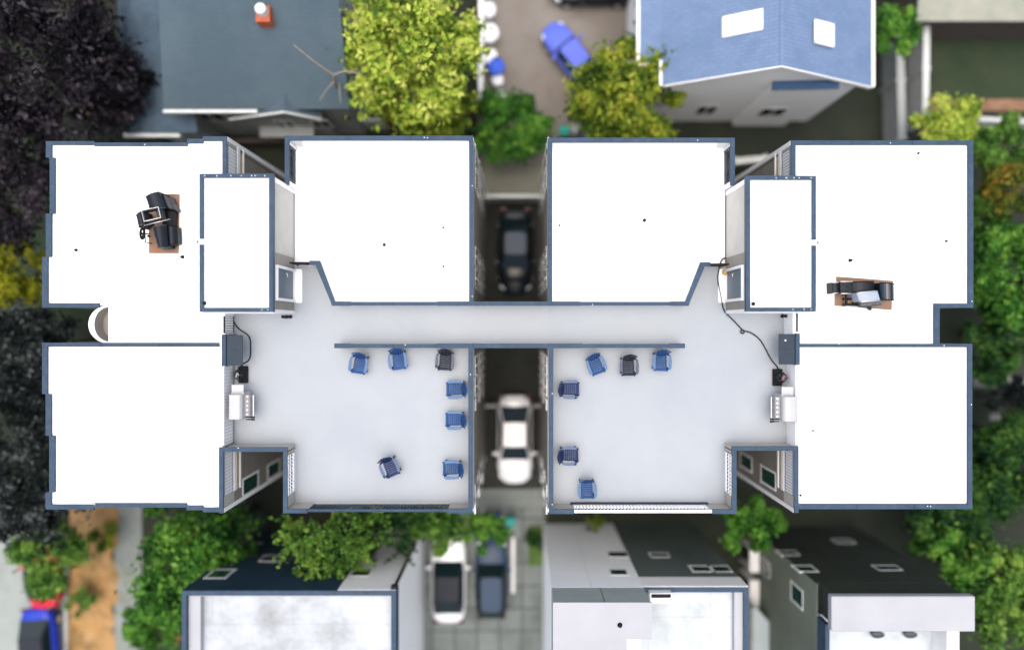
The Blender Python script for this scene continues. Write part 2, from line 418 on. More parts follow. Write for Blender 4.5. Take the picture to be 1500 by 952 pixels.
    fb(fr, yds, ZD, ydn, ZD + .16, -.02, .05)
    fr.build('door_frame', M_WHITE, bk)
    dr = MB(); fb(dr, yds + .003, ZD + .163, ydn - .003, ZD + 2.017, -.02, .02)
    dr.build('door', M_DOOR, bk)
    hd = MB(); hx = xf + f * .075
    hd.tube([(xf + f * .02, ydn - .14, ZD + 1.0), (hx, ydn - .14, ZD + 1.0), (hx, ydn - .26, ZD + 1.0)], .018, 8)
    hd.lathe((0, 0, 0), [(.04, 0), (.04, .02)], 12); n0 = len(hd.v) - 24
    hd.xf(Matrix.Translation((xf + f * .02, ydn - .14, ZD + 1.0)) @ Matrix.Rotation(f * R(90), 4, 'Y'), n0)
    hd.build('door_handle', M_STEEL, bk, smooth=False)
    st = MB(); sx = xf + f * .03
    st.prism([(sx, yds - .12), (sx + f * .26, yds - .12), (sx + f * .30, yds - .06), (sx + f * .30, ydn + .06), (sx + f * .26, ydn + .12), (sx, ydn + .12)], ZD - .01, ZD + .045)
    st.build('door_step', M_WHITE, bk, bevel=.01)
    # pipes
    for (u, v, z, r_, h_) in pipes:
        x, y = W(u, v, z + h_); p = MB()
        p.lathe((x, y, z - .01), [(r_ * 1.7, 0), (r_ * 1.6, .05), (r_, .08), (r_, h_), (r_ * .8, h_)], 14)
        p.build('vent_pipe', M_BLACK, rt if z < 11.5 else bk, smooth=False)
    for wdw in windows: window(rt, *wdw)
    return rt

def window(parent, axis, plane, out, c, zc, w_, h_, glass=None, mull=1):
    """axis 'x': wall is a plane of constant x; out = +1/-1 direction the wall faces; c = centre along the wall"""
    t = .085 if glass is M_GLASSG else .045
    def bb(mb, a0, z0, a1, z1, d0, d1):
        if axis == 'x': mb.box(plane + out * d0, a0, z0, plane + out * d1, a1, z1)
        else: mb.box(a0, plane + out * d0, z0, a1, plane + out * d1, z1)
    a0, a1, z0, z1 = c - w_ / 2, c + w_ / 2, zc - h_ / 2, zc + h_ / 2
    g_ = MB(); bb(g_, a0 + t, z0 + t, a1 - t, z1 - t, -.03, .015)
    wn = g_.build('window', glass or M_GLASS, parent)
    fr = MB()
    bb(fr, a0, z0, a0 + t, z1, -.03, .016); bb(fr, a1 - t, z0, a1, z1, -.03, .016)
    bb(fr, a0 + t, z1 - t, a1 - t, z1, -.03, .016); bb(fr, a0 + t, z0, a1 - t, z0 + t, -.03, .016)
    for q in range(1, mull + 1):
        m_ = a0 + (a1 - a0) * q / (mull + 1); bb(fr, m_ - .025, z0 + t, m_ + .025, z1 - t, -.03, .04)
    fr.build('frame', M_WHITE, wn)
    si = MB(); bb(si, a0 - .03, z0 - .05, a1 + .03, z0 - .003, -.03, .018); si.build('sill', M_WHITE, wn)
    return wn

def railing(parent, p0, p1, z0, z1, n, m, name='railing', t=.02, mid=(), top=.05, along_top=True):
    """balustrade between two plan points"""
    mb = MB(); p0 = Vector((*p0, 0)); p1 = Vector((*p1, 0)); d_ = (p1 - p0); L = d_.length; d_.normalize(); nrm = Vector((-d_.y, d_.x, 0))
    def bar(a, b, za, zb, tk):
        q = [p0 + d_ * a - nrm * tk, p0 + d_ * b - nrm * tk, p0 + d_ * b + nrm * tk, p0 + d_ * a + nrm * tk]
        mb.hexa([(x.x, x.y, za) for x in q], [(x.x, x.y, zb) for x in q])
    for k in range(n + 1):
        a = L * k / n; tk = t * (1.6 if k in (0, n) else 1)
        bar(max(0, a - tk / 2), min(L, a + tk / 2), z0, z1 - top, tk / 2)
    if along_top: bar(0, L, z1 - top, z1, t * 1.1)
    bar(0, L, z0 + .06, z0 + .10, t * .7)
    for zz in mid: bar(0, L, zz - .02, zz + .02, t * .75)
    return mb.build(name, m, parent)

# --- gap walls: windows on every floor
def gapwin(plane, out):
    r_ = []
    for zc in (8.35, 5.55, 2.75):
        for c in (7.0, 6.05): r_.append(('x', plane, out, c, zc, .86, 1.5, None, 0))
        for c in (2.85, 1.95): r_.append(('x', plane, out, c, zc, .8, 1.5, None, 1))
        for c in (-1.65, -2.5): r_.append(('x', plane, out, c, zc, .8, 1.5, None, 1))
        r_.append(('x', plane, out, -3.25, zc + .45, .45, .5, None, 0))
        r_.append(('x', plane, out, -7.1, zc, 1.2, 1.5, None, 1))
    return r_

M_RAILG = mat('grey blue rail', (.15, .17, .21), .5, .1, 3, spec=.2)
# ---- west building
xg = W(693, 0, ZC)[0] - .03
xcw = W(327, 0, ZC)[0] - .03; xcn = W(332, 0, ZC)[0] - .03
segs = [
 (67, 207, 138, 212.5, 'N', 'm'), (138, 209, 274, 214, 'N', 'm'), (274, 203.5, 297, 210, 'N', 'm'), (297, 200, 332, 206.5, 'N', 'm'),
 (325.5, 206.5, 332, 212, 'E', 'm'), (325.5, 212, 332, 262, 'E', 'w'), (325.5, 262, 332, 300, 'E', 'm'),
 (67, 212.5, 75, 231, 'W', 'm'), (72.5, 231, 80, 313, 'W', 'm'), (67, 313, 75, 376.5, 'W', 'm'), (61.5, 376.5, 69.6, 444, 'W', 'm'),
 (61.5, 444, 145, 450.5, 'S', 'm'), (61.5, 502, 320.5, 508, None, 'm'),
 (61.5, 508, 69, 577, 'W', 'm'), (66.5, 577, 74.5, 638, 'W', 'm'), (72, 638, 80, 721, 'W', 'm'), (66.5, 721, 74.5, 739, 'W', 'm'),
 (66.5, 739, 137, 746, 'S', 'm'), (137, 737, 273, 743, 'S', 'm'), (273, 740.5, 297, 747, 'S', 'm'), (297, 743.5, 320.5, 750, 'S', 'm'),
 (320.5, 655, 327, 661.5, 'E', 'm'), (320.5, 661.5, 327, 728, 'E', 'w'), (320.5, 728, 327, 751.5, 'E', 'm'),
 (327, 655, 421, 661.5, 'S', 'd'), (414.5, 661.5, 421, 667, 'W', 'd'), (414.5, 667, 421, 727, 'W', 'o'), (414.5, 727, 421, 745, 'W', 'd'),
 (414.5, 745, 450, 751.5, 'S', 'd'), (656, 745, 692.5, 751.5, 'S', 'd'), (686, 510, 692.5, 745, 'E', 'd'),
 (489.6, 503, 513, 510, None, 'd'), (513, 503.7, 640, 509.6, None, 'd'), (640, 503, 692.5, 510, None, 'd'),
 (417, 199, 693, 206, 'N', 'm'), (687, 206, 693, 441.5, 'E', 'm'),
 (417, 206, 423.5, 212, 'W', 'm'), (417, 212, 423.5, 264, 'W', 'o'), (417, 264, 423.5, 271, 'W', 'm'),
 (486, 441.5, 513, 448, None, 'm'), (513, 442, 640, 447.6, None, 'm'), (640, 441.5, 693, 448, None, 'm'),
 (453, 382, 468.5, 388.5, None, 'm'),
]
roofs = [
 [(70, 210.5), (137, 210.5), (138, 212), (273, 212), (275, 207), (296, 207), (298, 204), (328, 204), (328, 505), (157, 505), (157, 447), (66, 447), (66, 378), (70, 376), (70, 315), (76, 313), (76, 231), (70, 231)],
 [(66, 505), (324, 505), (324, 747), (300, 747), (297, 742), (140, 740), (70, 742), (70, 721), (76, 721), (76, 638), (70, 637), (70, 577), (66, 577)],
 [(420, 202), (690, 202), (690, 445), (488, 445), (465, 386), (420, 386)]]
deck = [[(327, 386), (465, 386), (488, 445), (692, 445), (692, 506), (692, 748), (418, 748), (418, 658), (324, 658), (324, 505), (328, 505), (328, 386)]]
pipes = [(109, 366, ZO, .035, .12), (265, 376, ZO, .04, .14), (562, 358, ZD, .04, .16), (649, 333, ZD, .025, .1), (649, 390, ZD, .025, .1), (297.5, 444, ZB - .06, .045, .12)]
wins = gapwin(xg, 1)
wins += [('x', xcw, 1, -6.65, 8.2, .78, 1.7, M_GLASSG, 0), ('x', xcw, 1, -6.62, 5.45, .72, 1.6, M_GLASSG, 0), ('x', xcw, 1, -6.6, 2.6, .72, 1.6, M_GLASSG, 0)]
wb = apartment('white roofed apartment block with round bay in its west side and dark deck railing', segs, roofs, deck,
               (292, 254.5, 400, 457), 1, wins, pipes,
               [(462, 388.4), (468.6, 382.1), (490.8, 441.4), (486, 447.8), (484, 441.4)], [(463.5, 388), (467.6, 385), (489.8, 441.5), (487, 446), (485, 441.5)], (W(400, 476, 0)[0], 0, 0),
               [rect(325, 460, 327.6, 653)])
# open parts of the parapets
def P(u, v): return W(u, v, ZC)
railing(wb, P(327.4, 662), P(327.4, 727.5), ZD, ZC - .07, 13, M_RAILG, t=.007)
railing(wb, P(332.4, 212), P(332.4, 256), ZD, ZC - .07, 8, M_RAILG, t=.007)
railing(wb, P(420.4, 667.5), P(420.4, 726.5), ZD + .12, ZC - .07, 11, M_WHITE, t=.032, mid=(ZD + .55,), top=.03)
x0_, y0_ = P(420.4, 667.5); x1_, y1_ = P(420.4, 726.5); mb = MB(); mb.box(x0_ - .025, y1_, ZD + .1, x0_ + .02, y0_, ZD + .24); mb.build('railing_kickboard', M_WHITE, wb)
railing(wb, P(423, 212.5), P(423, 263.5), ZD + .12, ZC - .07, 12, M_NAVYRAIL, t=.02, mid=(ZD + .5,))
railing(wb, P(328.5, 537), P(328.5, 654), ZD, ZC, 24, M_RAILG, t=.008, top=.03)
railing(wb, P(328, 463), P(328, 488), ZD, ZC, 7, M_BLACK, t=.022)
railing(wb, P(450.5, 748), P(655.5, 748), ZD + .03, ZC - .03, 46, M_CAP, t=.045, mid=(ZD + .15,), top=.03)
mb = MB(); x0, y0, x1, y1 = rect(450, 748, 656, 751); mb.box(x0, y0 + .04, ZC - .06, x1, y1 - .02, ZC - .012)
x0, y0, x1, y1 = rect(450, 745, 656, 747.5); mb.box(x0, y0, 0, x1, y1, ZD + .02, 1); mb.box(x0, W(0, 751, ZC)[1], 0, x1, y0, ZD - .7, 1); mb.build('railing_rail', [M_CAP, M_STUC], wb)
# curved bay in the notch
def bay():
    mb = MB(); n = 16; outer = []; inner = []
    for k in range(n + 1):
        t = R(90 + 180 * k / n)
        outer.append(W(157 + 30 * math.cos(t), 475 - 28 * math.sin(t), ZC)); inner.append(W(157 + 21.5 * math.cos(t), 475 - 25.5 * math.sin(t), ZC))
    for k in range(n):
        a, b, c, d_ = outer[k], inner[k], inner[k + 1], outer[k + 1]
        mb.hexa([(*a, 0), (*d_, 0), (*c, 0), (*b, 0)], [(*a, ZC - .1), (*d_, ZC - .1), (*c, ZC - .1), (*b, ZC - .1)])
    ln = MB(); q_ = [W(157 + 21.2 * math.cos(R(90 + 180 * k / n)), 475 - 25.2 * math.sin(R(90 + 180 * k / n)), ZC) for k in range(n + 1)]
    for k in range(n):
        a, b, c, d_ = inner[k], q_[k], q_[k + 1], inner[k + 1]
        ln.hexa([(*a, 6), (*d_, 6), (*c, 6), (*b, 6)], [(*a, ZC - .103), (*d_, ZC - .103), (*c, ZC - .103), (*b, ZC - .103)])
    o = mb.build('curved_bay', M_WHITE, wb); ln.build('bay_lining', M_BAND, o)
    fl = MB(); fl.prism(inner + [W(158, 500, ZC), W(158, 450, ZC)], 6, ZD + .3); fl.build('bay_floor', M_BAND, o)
bay()
# rim boards and corner boards of the courtyards
def trims(b, f, xs, xn, vs, vn):
    # xs/xn wall planes of the south / north recess, facing f
    def bx(mb, pl, y0, y1, z0, z1, d1, mi=0): mb.box(pl - f * .01, y0, z0, pl + f * d1, y1, z1, mi)
    ys0, ys1 = P(0, vs[1])[1], P(0, 661.5)[1]; yn0, yn1 = P(0, 262)[1], P(0, vn)[1]
    ydiv = P(0, 728)[1]
    mb = MB()
    for q in ((xs, ydiv, ys1, 9.72, 9.97, .05), (xs, ydiv, ys1, 9.32, 9.42, .06), (xn, yn0, yn1 - .1, 9.72, 9.97, .05), (xn, yn0, yn1 - .1, 9.32, 9.42, .06)):
        mb = MB(); bx(mb, *q); mb.build('rim_trim', M_WHITE, b)
    for q in ((xs, ys0 - .02, ys0 + .14, .0, ZC - .08, .04), (xn, yn1 - .16, yn1 + .02, .0, ZC - .08, .04)):
        mb = MB(); bx(mb, *q); mb.build('corner_trim', M_WHITE, b)
    mb = MB(); bx(mb, xs, ydiv, ys1, 9.42, 9.72, .03); mb.build('rim_board', M_TAN, b); mb = MB(); bx(mb, xn, yn0, yn1 - .1, 9.42, 9.72, .03); mb.build('rim_board', M_TAN, b)
    # corner boards beside the gap
    pl = xg if f > 0 else xge
    for v in (200.5, 750.5):
        mb = MB(); y = P(0, v)[1]; s_ = -1 if v < 400 else 1
        mb.box(pl - f * .01, y, 0, pl + f * .04, y + s_ * .12, ZC - .08)
        mb.build('corner_trim', M_WHITE, b)
xge = W(802.8, 0, ZC)[0] + .03
trims(wb, 1, xcw, xcn, (661.5, 750.5), 200.5)

# ---- east building
xce = W(1163.5, 0, ZC)[0] + .03; xcne = W(1159, 0, ZC)[0] + .03
segs = [
 (1159, 206, 1426, 212.5, 'N', 'm'), (1418.5, 212.5, 1426, 444.5, 'E', 'm'), (1368.5, 444.5, 1426, 451, 'S', 'm'), (1368.5, 451, 1376.5, 503.5, 'E', 'm'),
 (1159, 212.5, 1165.7, 217, 'W', 'm'), (1159, 217, 1165.7, 262, 'W', 'w'), (1159, 262, 1165.7, 300, 'W', 'm'),
 (1170, 503.5, 1424.5, 508.6, None, 'm'), (1418, 508.6, 1424.5, 738, 'E', 'm'), (1170, 738, 1424.5, 745.5, 'S', 'm'),
 (1163.5, 653.5, 1170, 660, 'W', 'm'), (1163.5, 660, 1170, 727, 'W', 'w'), (1163.5, 727, 1170, 751, 'W', 'm'),
 (1072, 653.5, 1163.5, 660, 'S', 'd'), (1072, 660, 1079, 666, 'E', 'd'), (1072, 666, 1079, 727, 'E', 'o'), (1072, 727, 1079, 746, 'E', 'd'),
 (1043.6, 746, 1079, 752.5, 'S', 'd'), (804, 746, 841, 752.5, 'S', 'd'), (804, 510, 810.5, 746, 'W', 'd'),
 (980, 503, 1003.5, 510, None, 'd'), (853, 503.7, 980, 509.6, None, 'd'), (804, 503, 853, 510, None, 'd'),
 (802.8, 202, 1076.5, 209, 'N', 'm'), (802.8, 209, 809, 441.5, 'W', 'm'),
 (1070, 209, 1076.5, 214, 'E', 'm'), (1070, 214, 1076.5, 265, 'E', 'o'), (1070, 265, 1076.5, 272, 'E', 'm'),
 (982, 441.5, 1009, 448, None, 'm'), (850, 442, 982, 447.6, None, 'm'), (802.8, 441.5, 850, 448, None, 'm'),
 (1026, 384, 1040.5, 390.5, None, 'm'),
]
roofs = [
 [(1162, 209), (1422, 209), (1422, 448), (1372, 448), (1372, 506), (1163, 506)],
 [(1167, 506), (1421, 506), (1421, 742), (1167, 742)],
 [(806, 205), (1073, 205), (1073, 387), (1029, 387), (1006, 445), (806, 445)]]
deck = [[(1168, 387), (1029, 387), (1006, 445), (804, 445), (804, 748), (1076, 748), (1076, 657), (1167, 657), (1167, 506), (1163, 506)]]
pipes = [(945, 322, ZD, .045, .16), (820, 330, ZD, .025, .1), (1388, 353, ZO, .025, .1), (1248, 381, ZO, .04, .16), (1192, 631, ZO, .02, .08), (1347, 224, ZO, .025, .1), (1174, 726, ZO, .025, .1), (1105, 445, ZB - .06, .045, .12)]
wins = gapwin(xge, -1)
wins += [('x', xce, -1, -6.4, 8.2, .78, 1.7, M_GLASSG, 0), ('x', xce, -1, -6.3, 5.45, .72, 1.6, M_GLASSG, 0), ('x', xce, -1, -6.3, 2.6, .72, 1.6, M_GLASSG, 0)]
eb = apartment('white roofed apartment block with square notch in its east side and white lattice deck railing', segs, roofs, deck,
               (1093, 257.5, 1195.6, 456.5), -1, wins, pipes,
               [(1032.5, 390.4), (1026, 384.1), (1003.8, 441.4), (1009, 447.8), (1011, 441.4)], [(1031, 390), (1027, 387), (1004.8, 441.5), (1008, 446), (1010, 441.5)], (W(1110, 476, 0)[0], 0, 0),
               [rect(1168.6, 458, 1171, 653)])
railing(eb, P(1163.2, 660.5), P(1163.2, 727), ZD, ZC - .07, 15, M_RAILG, t=.010)
railing(eb, P(1158.6, 217), P(1158.6, 258), ZD, ZC - .07, 9, M_RAILG, t=.012)
railing(eb, P(1072.6, 666.5), P(1072.6, 726.5), ZD + .12, ZC - .07, 11, M_WHITE, t=.032, mid=(ZD + .55,), top=.03)
x0_, y0_ = P(1072.6, 666.5); x1_, y1_ = P(1072.6, 726.5); mb = MB(); mb.box(x0_ - .025, y1_, ZD + .1, x0_ + .02, y0_, ZD + .24); mb.build('railing_kickboard', M_WHITE, eb)
railing(eb, P(1070.5, 214.5), P(1070.5, 264.5), ZD + .12, ZC - .07, 12, M_NAVYRAIL, t=.02, mid=(ZD + .5,))
railing(eb, P(1168, 537), P(1168, 653), ZD, ZC, 31, M_WALK, t=.010, top=.03)
railing(eb, P(1168, 459), P(1168, 486), ZD, ZC, 7, M_BLACK, t=.02)
railing(eb, P(841.5, 749), P(1043, 749), ZD + .03, ZC - .012, 40, M_WHITE, t=.05, mid=(ZD + .34,), top=.03)
mb = MB()
x0, y0, x1, y1 = rect(841, 746, 1043.6, 748.5); mb.box(x0, y0, 0, x1, y1, ZD + .02, 1); mb.box(x0, W(0, 752, ZC)[1], 0, x1, y0, ZD - .7, 1)
x0, y0, x1, y1 = rect(838, 744.4, 1046, 745.8); mb.box(x0, y0, ZD + .02, x1, y1, ZD + .2, 0)
mb.build('railing_rail', [M_NAVYRAIL, M_STUC, M_WHITE], eb)
trims(eb, -1, xce, xcne, (660, 750.5), 206.5)

# ---- bridge between the two roofs
br = root('footbridge', 'narrow grey roof walkway bridging the gap between the two apartment blocks', 'footbridge', (W(748, 476, 0)[0], 0, ZD - .5))
bx0, bx1 = W(693.2, 0, ZC)[0] - .0, W(802.6, 0, ZC)[0]
y0, y1 = P(0, 508)[1], P(0, 443.5)[1]
mb = MB(); mb.box(bx0 - .05, y0, ZD - .5, bx1 + .06, y1, ZD - .006); mb.build('walkway_deck', M_DECK, br)
for va, vb in ((441.6, 447.9), (503.1, 509.9)):
    x0, ya, x1, yb = rect(693.1, va, 802.7, vb)
    mb = MB(); mb.box(x0, ya + .03, ZD - .8, x1, yb - .03, ZC - .06); o = mb.build('parapet', M_STUC, br)
    mb = MB(); mb.box(x0, ya, ZC - .07, x1, yb, ZC - .003); mb.box(x0 + 1.3, ya - .002, ZC - .003, x0 + 1.33, yb + .002, ZC + .004); mb.build('parapet_cap', M_CAP, o)

# ---- gates beside the bulkheads
for (ua, ub, v, lab) in ((425, 453, 384, 'low black gate beside the white block with round bay'), (1040.5, 1069, 386, 'low black gate with a hose passing beneath it')):
    a, b = P(ua, v + 1), P(ub, v + 1)
    gt = root('gate', lab, 'gate', (*a, ZD))
    railing(gt, a, b, ZD + .05, ZC - .05, 9, M_BLACK, name='gate_panel', t=.03)
    mb = MB(); mb.tube([(*a, ZD), (*a, ZC)], .035, 8); mb.build('post', M_BLACK, gt)
    mb = MB(); mb.tube([(b[0] - .06, b[1], ZD), (b[0] - .06, b[1], ZC)], .035, 8); mb.build('post', M_BLACK, gt)

# ------------------------------------------------------------------ chairs
def chair_mat(name, c, arm):
    return mat(name, c, .5, .1, 6, spec=.2), mat(name + ' arm', arm, .42, .05, 6, spec=.35)  # arm tone paler, partly light on the flat arms put into the colour
C_BLUE = chair_mat('blue plastic', (.010, .055, .175), (.042, .11, .225))
C_NAVY = chair_mat('navy plastic', (.008, .022, .085), (.05, .085, .17))
C_COAL = chair_mat('charcoal plastic', (.007, .013, .026), (.035, .05, .09))
def make_chair(mats, cup):
    m, ma = mats
    r = root('deck_chair', '', 'chair')
    mb = MB()
    for k in range(7):       # seat slats, front to back, sloping down to the back
        y = -.31 + k * .078; z = .37 - .13 * (k / 6)
        mb.box(-.23, y, z - .02, .23, y + .062, z)
    for x in (-.2, .2): mb.hexa([(x - .015, -.31, .30), (x + .015, -.31, .30), (x + .015, .22, .18), (x - .015, .22, .18)], [(x - .015, -.31, .348), (x + .015, -.31, .348), (x + .015, .22, .218), (x - .015, .22, .218)])
    mb.build('seat', m, r, bevel=.006)
    mb = MB()
    for k in range(6):       # fan of back slats
        a = (k - 2.5); xb = a * .072; xt = a * .092; top = .86 + .07 * math.cos(a / 2.5 * 1.3)
        yb, yt = .19, .475 - .012 * a * a
        yb -= .006 * a * a * -1
        def q(x, y, z, w_): return [(x - w_, y - .012, z), (x + w_, y - .012, z), (x + w_, y + .012, z + .004), (x - w_, y + .012, z + .004)]
        mb.hexa(q(xb, yb, .22, .031), q(xt, yt, top, .038))
    mb.box(-.24, .295, .42, .24, .315, .48); mb.box(-.25, .395, .66, .25, .415, .71)
    mb.build('backrest', m, r, bevel=.006)
    for s_ in (-1, 1):
        mb = MB(); pts = [(.245, -.30), (.33, -.31), (.365, -.24), (.368, .05), (.34, .22), (.27, .30), (.245, .28), (.262, .1)]
        mb.prism([(s_ * x, y) for x, y in pts], .535, .562)
        arm = mb.build('arm_rest', ma, r, bevel=.008)
        if cup and s_ == cup:
            mb = MB(); mb.lathe((s_ * .315, -.235, .563), [(.036, 0), (.036, .008), (.028, .008), (.026, .002)], 14); mb.build('cup_holder', M_BLACK, arm)
        mb = MB(); mb.hexa([(s_ * .25, -.32, 0), (s_ * .29, -.32, 0), (s_ * .29, -.24, 0), (s_ * .25, -.24, 0)], [(s_ * .245, -.33, .53), (s_ * .285, -.33, .53), (s_ * .285, -.25, .53), (s_ * .245, -.25, .53)]); mb.build('leg', m, r, bevel=.006)
        mb = MB(); mb.hexa([(s_ * .24, .25, 0), (s_ * .275, .25, 0), (s_ * .275, .32, 0), (s_ * .24, .32, 0)], [(s_ * .25, .22, .53), (s_ * .285, .22, .53), (s_ * .285, .28, .53), (s_ * .25, .28, .53)]); mb.build('leg', m, r, bevel=.006)
        mb = MB(); mb.box(s_ * .235 - .035, -.40, .30, s_ * .235 + .035, -.33, .345); mb.build('seat_bracket', M_BLACK if cup else m, r, bevel=.006)
    mb = MB(); mb.hexa([(-.25, -.345, .22), (.25, -.345, .22), (.25, -.32, .22), (-.25, -.32, .22)], [(-.25, -.385, .35), (.25, -.385, .35), (.25, -.32, .362), (-.25, -.32, .362)]); mb.build('apron', m, r, bevel=.005)
    return r
KIND = {'b': make_chair(C_BLUE, 0), 'n': make_chair(C_NAVY, -1), 'c': make_chair(C_COAL, -1)}
USED = set()
# back towards: 0 = up the picture; positive rotation anticlockwise
chairs = [
 (526, 533, -8, 'b', 'blue slatted chair nearest the west end of the bridge wall, left of two others'),
 (583, 527, 7, 'b', 'bright blue slatted chair with its back against the bridge wall above the west deck'),
 (652, 528, -3, 'c', 'charcoal slatted chair with cup holder in the inner corner of the west deck'),
 (668, 570, -90, 'b', 'blue slatted chair beside the gap wall, just below the charcoal chair'),
 (667, 615, -91, 'b', 'blue slatted chair beside the gap wall, second below the charcoal chair'),
 (663, 687, -90, 'b', 'blue slatted chair beside the gap wall near the dark deck railing'),
 (571, 684, 24, 'n', 'navy slatted chair standing turned and alone in the open west deck'),
 (873, 534, 20, 'b', 'blue slatted chair turned sideways, left of the charcoal chair on the east deck'),
 (921, 536, 0, 'c', 'charcoal slatted chair with cup holder between two blue chairs on the east deck'),
 (969, 529, -2, 'b', 'blue slatted chair below the east end of the bridge wall'),
 (834, 570, 90, 'n', 'navy slatted chair beside the gap wall in the upper part of the east deck'),
 (833, 667, 91, 'n', 'navy slatted chair beside the gap wall, just above a lone blue chair'),
 (860, 716, 1, 'b', 'blue slatted chair standing nearest the white lattice railing'),
]
for u, v, a, k, lab in chairs:
    o = KIND[k]
    if k in USED: o = copy_tree(o)
    USED.add(k)
    x, y = W(u, v, ZD + .4)
    place(o, (x, y, ZD - .003), R(a)); o['label'] = lab; o['group'] = 'slatted deck chairs on the roof decks'

# ------------------------------------------------------------------ deck equipment
def counter(u, v, f, lab):
    z = ZD + .96; x, y = W(u, v, z); r = root('bar_counter', lab, 'counter', (x, y, ZD - .003), 'slate bar counters at the deck railings')
    mb = MB(); mb.box(x - .30, y - .58, z - .05, x + .30, y + .58, z); mb.build('counter_top', M_CAB, r, bevel=.008)
    mb = MB(); mb.box(x - .12, y - .006, z, x + .12, y + .006, z + .006); mb.build('seam', M_BLACK, r)
    px_ = x - f * .395
    mb = MB(); mb.box(px_ - .08, y - .60, ZD, px_ + .08, y + .60, z + .05); mb.build('pier', M_CAP, r, bevel=.008)
    mb = MB(); xs_ = x - f * .31; mb.box(xs_ - .012, y - .58, z - .25, xs_ + .005, y + .58, z - .002); mb.build('painted_shade_strip', M_BLACK, r)  # black strip stands in for the shade between top and pier
    for q in (-.45, .45):
        mb = MB(); x0_, x1_ = x - f * .29, x + f * .18
        mb.tube([(x0_, y + q, z - .42), (x1_, y + q, z - .07)], .02, 6); mb.build('bracket', M_BLACK, r)
    return r
counter(343.5, 513, 1, 'slate grey bar counter on the west deck beside a short hose')
e = counter(1152.8, 511.5, -1, 'slate grey bar counter on the east deck with a small white knob on top')
x, y = W(1150.5, 498.5, ZD + .97); mb = MB(); mb.lathe((x, y, ZD + .96), [(.035, 0), (.035, .02), (.02, .035)], 12); mb.build('knob', M_WHITE, e)

M_PANEL = mat('grill panel steel', (.22, .225, .23), .4, .1, 3)
def grill(u, v, f, lab):
    x, y = W(u, v, ZD + .8); r = root('barbecue_grill', lab, 'grill', (x, y, ZD - .003), 'white barbecue grills by the deck railings')
    G = mat('grill enamel' + str(f), (.40, .405, .415), .35, .05, 2, spec=.3) 
    mb = MB(); mb.box(x - .25, y - .5, ZD + .05, x + .25, y + .5, ZD + .78); mb.build('cart', G, r, bevel=.02)
    mb = MB()
    for sx in (-.2, .2):
        for sy in (-.45, .45): mb.lathe((x + sx, y + sy, ZD), [(.03, 0), (.03, .06)], 8)
    mb.build('castor', M_BLACK, r)
    sec = [(-.27, .79), (-.27, .93), (-.2, 1.02), (0, 1.06), (.18, 1.02), (.24, .92), (.25, .79)]; mb = MB(); n = len(sec)
    ya, yb = (y - .5, y + .44)
    i = 0; mb.v = [(x + f * a, ya, ZD + b) for a, b in sec] + [(x + f * a, yb, ZD + b) for a, b in sec]
    for k in range(n): mb.f.append((k, (k + 1) % n, n + (k + 1) % n, n + k)); mb.mi.append(0)
    mb.f += [tuple(range(n)), tuple(range(n, 2 * n))[::-1]]; mb.mi += [0, 0]
    lid = mb.build('lid', G, r, bevel=.02)
    mb = MB(); mb.lathe((x + f * .02, y - .05, ZD + 1.055), [(.02, 0), (.02, .02)], 10); mb.build('thermometer', M_STEEL, lid)
    mb = MB(); mb.box(x - .22, y + .5, ZD + .76, x + .24, y + .80, ZD + .80); mb.build('side_shelf', G, r, bevel=.012)
    mb = MB(); mb.hexa([(x + f * .26, y - .42, ZD + .58), (x + f * .48, y - .42, ZD + .6), (x + f * .48, y + .42, ZD + .6), (x + f * .26, y + .42, ZD + .58)],
                       [(x + f * .26, y - .42, ZD + .76), (x + f * .44, y - .42, ZD + .70), (x + f * .44, y + .42, ZD + .70), (x + f * .26, y + .42, ZD + .76)])
    pn = mb.build('control_panel', M_PANEL, r, bevel=.01)
    for k in range(5):
        mb = MB(); mb.tube([(x + f * .36, y - .34 + k * .17, ZD + .73), (x + f * .38, y - .34 + k * .17, ZD + .78)], [.04, .035], 12); mb.build('knob', M_STEEL, pn)
    mb = MB(); hx = x + f * .60
    mb.tube([(hx, y - .4, ZD + .74), (hx, y + .4, ZD + .74)], .03, 10)
    for yy in (-.36, 0, .36): mb.tube([(x + f * .46, y + yy, ZD + .68), (hx, y + yy, ZD + .74)], .014, 6)
    mb.build('towel_rail', M_STEEL, r, smooth=False)
    for k, yy in enumerate((-.46, -.55)):
        mb = MB(); mb.tube([(x + f * .26, y + yy, ZD + .62), (x + f * .52, y + yy, ZD + .66)], [.018, .028], 6); mb.box(x + f * .48, y + yy - .035, ZD + .65, x + f * .62, y + yy + .035, ZD + .675)
        mb.build('tool', M_BLACK, r)
    return r
grill(347.5, 594, 1, 'white barbecue grill on the west deck beside the dark barred railing')
grill(1153.5, 597, -1, 'white barbecue grill on the east deck beside the pale railing')

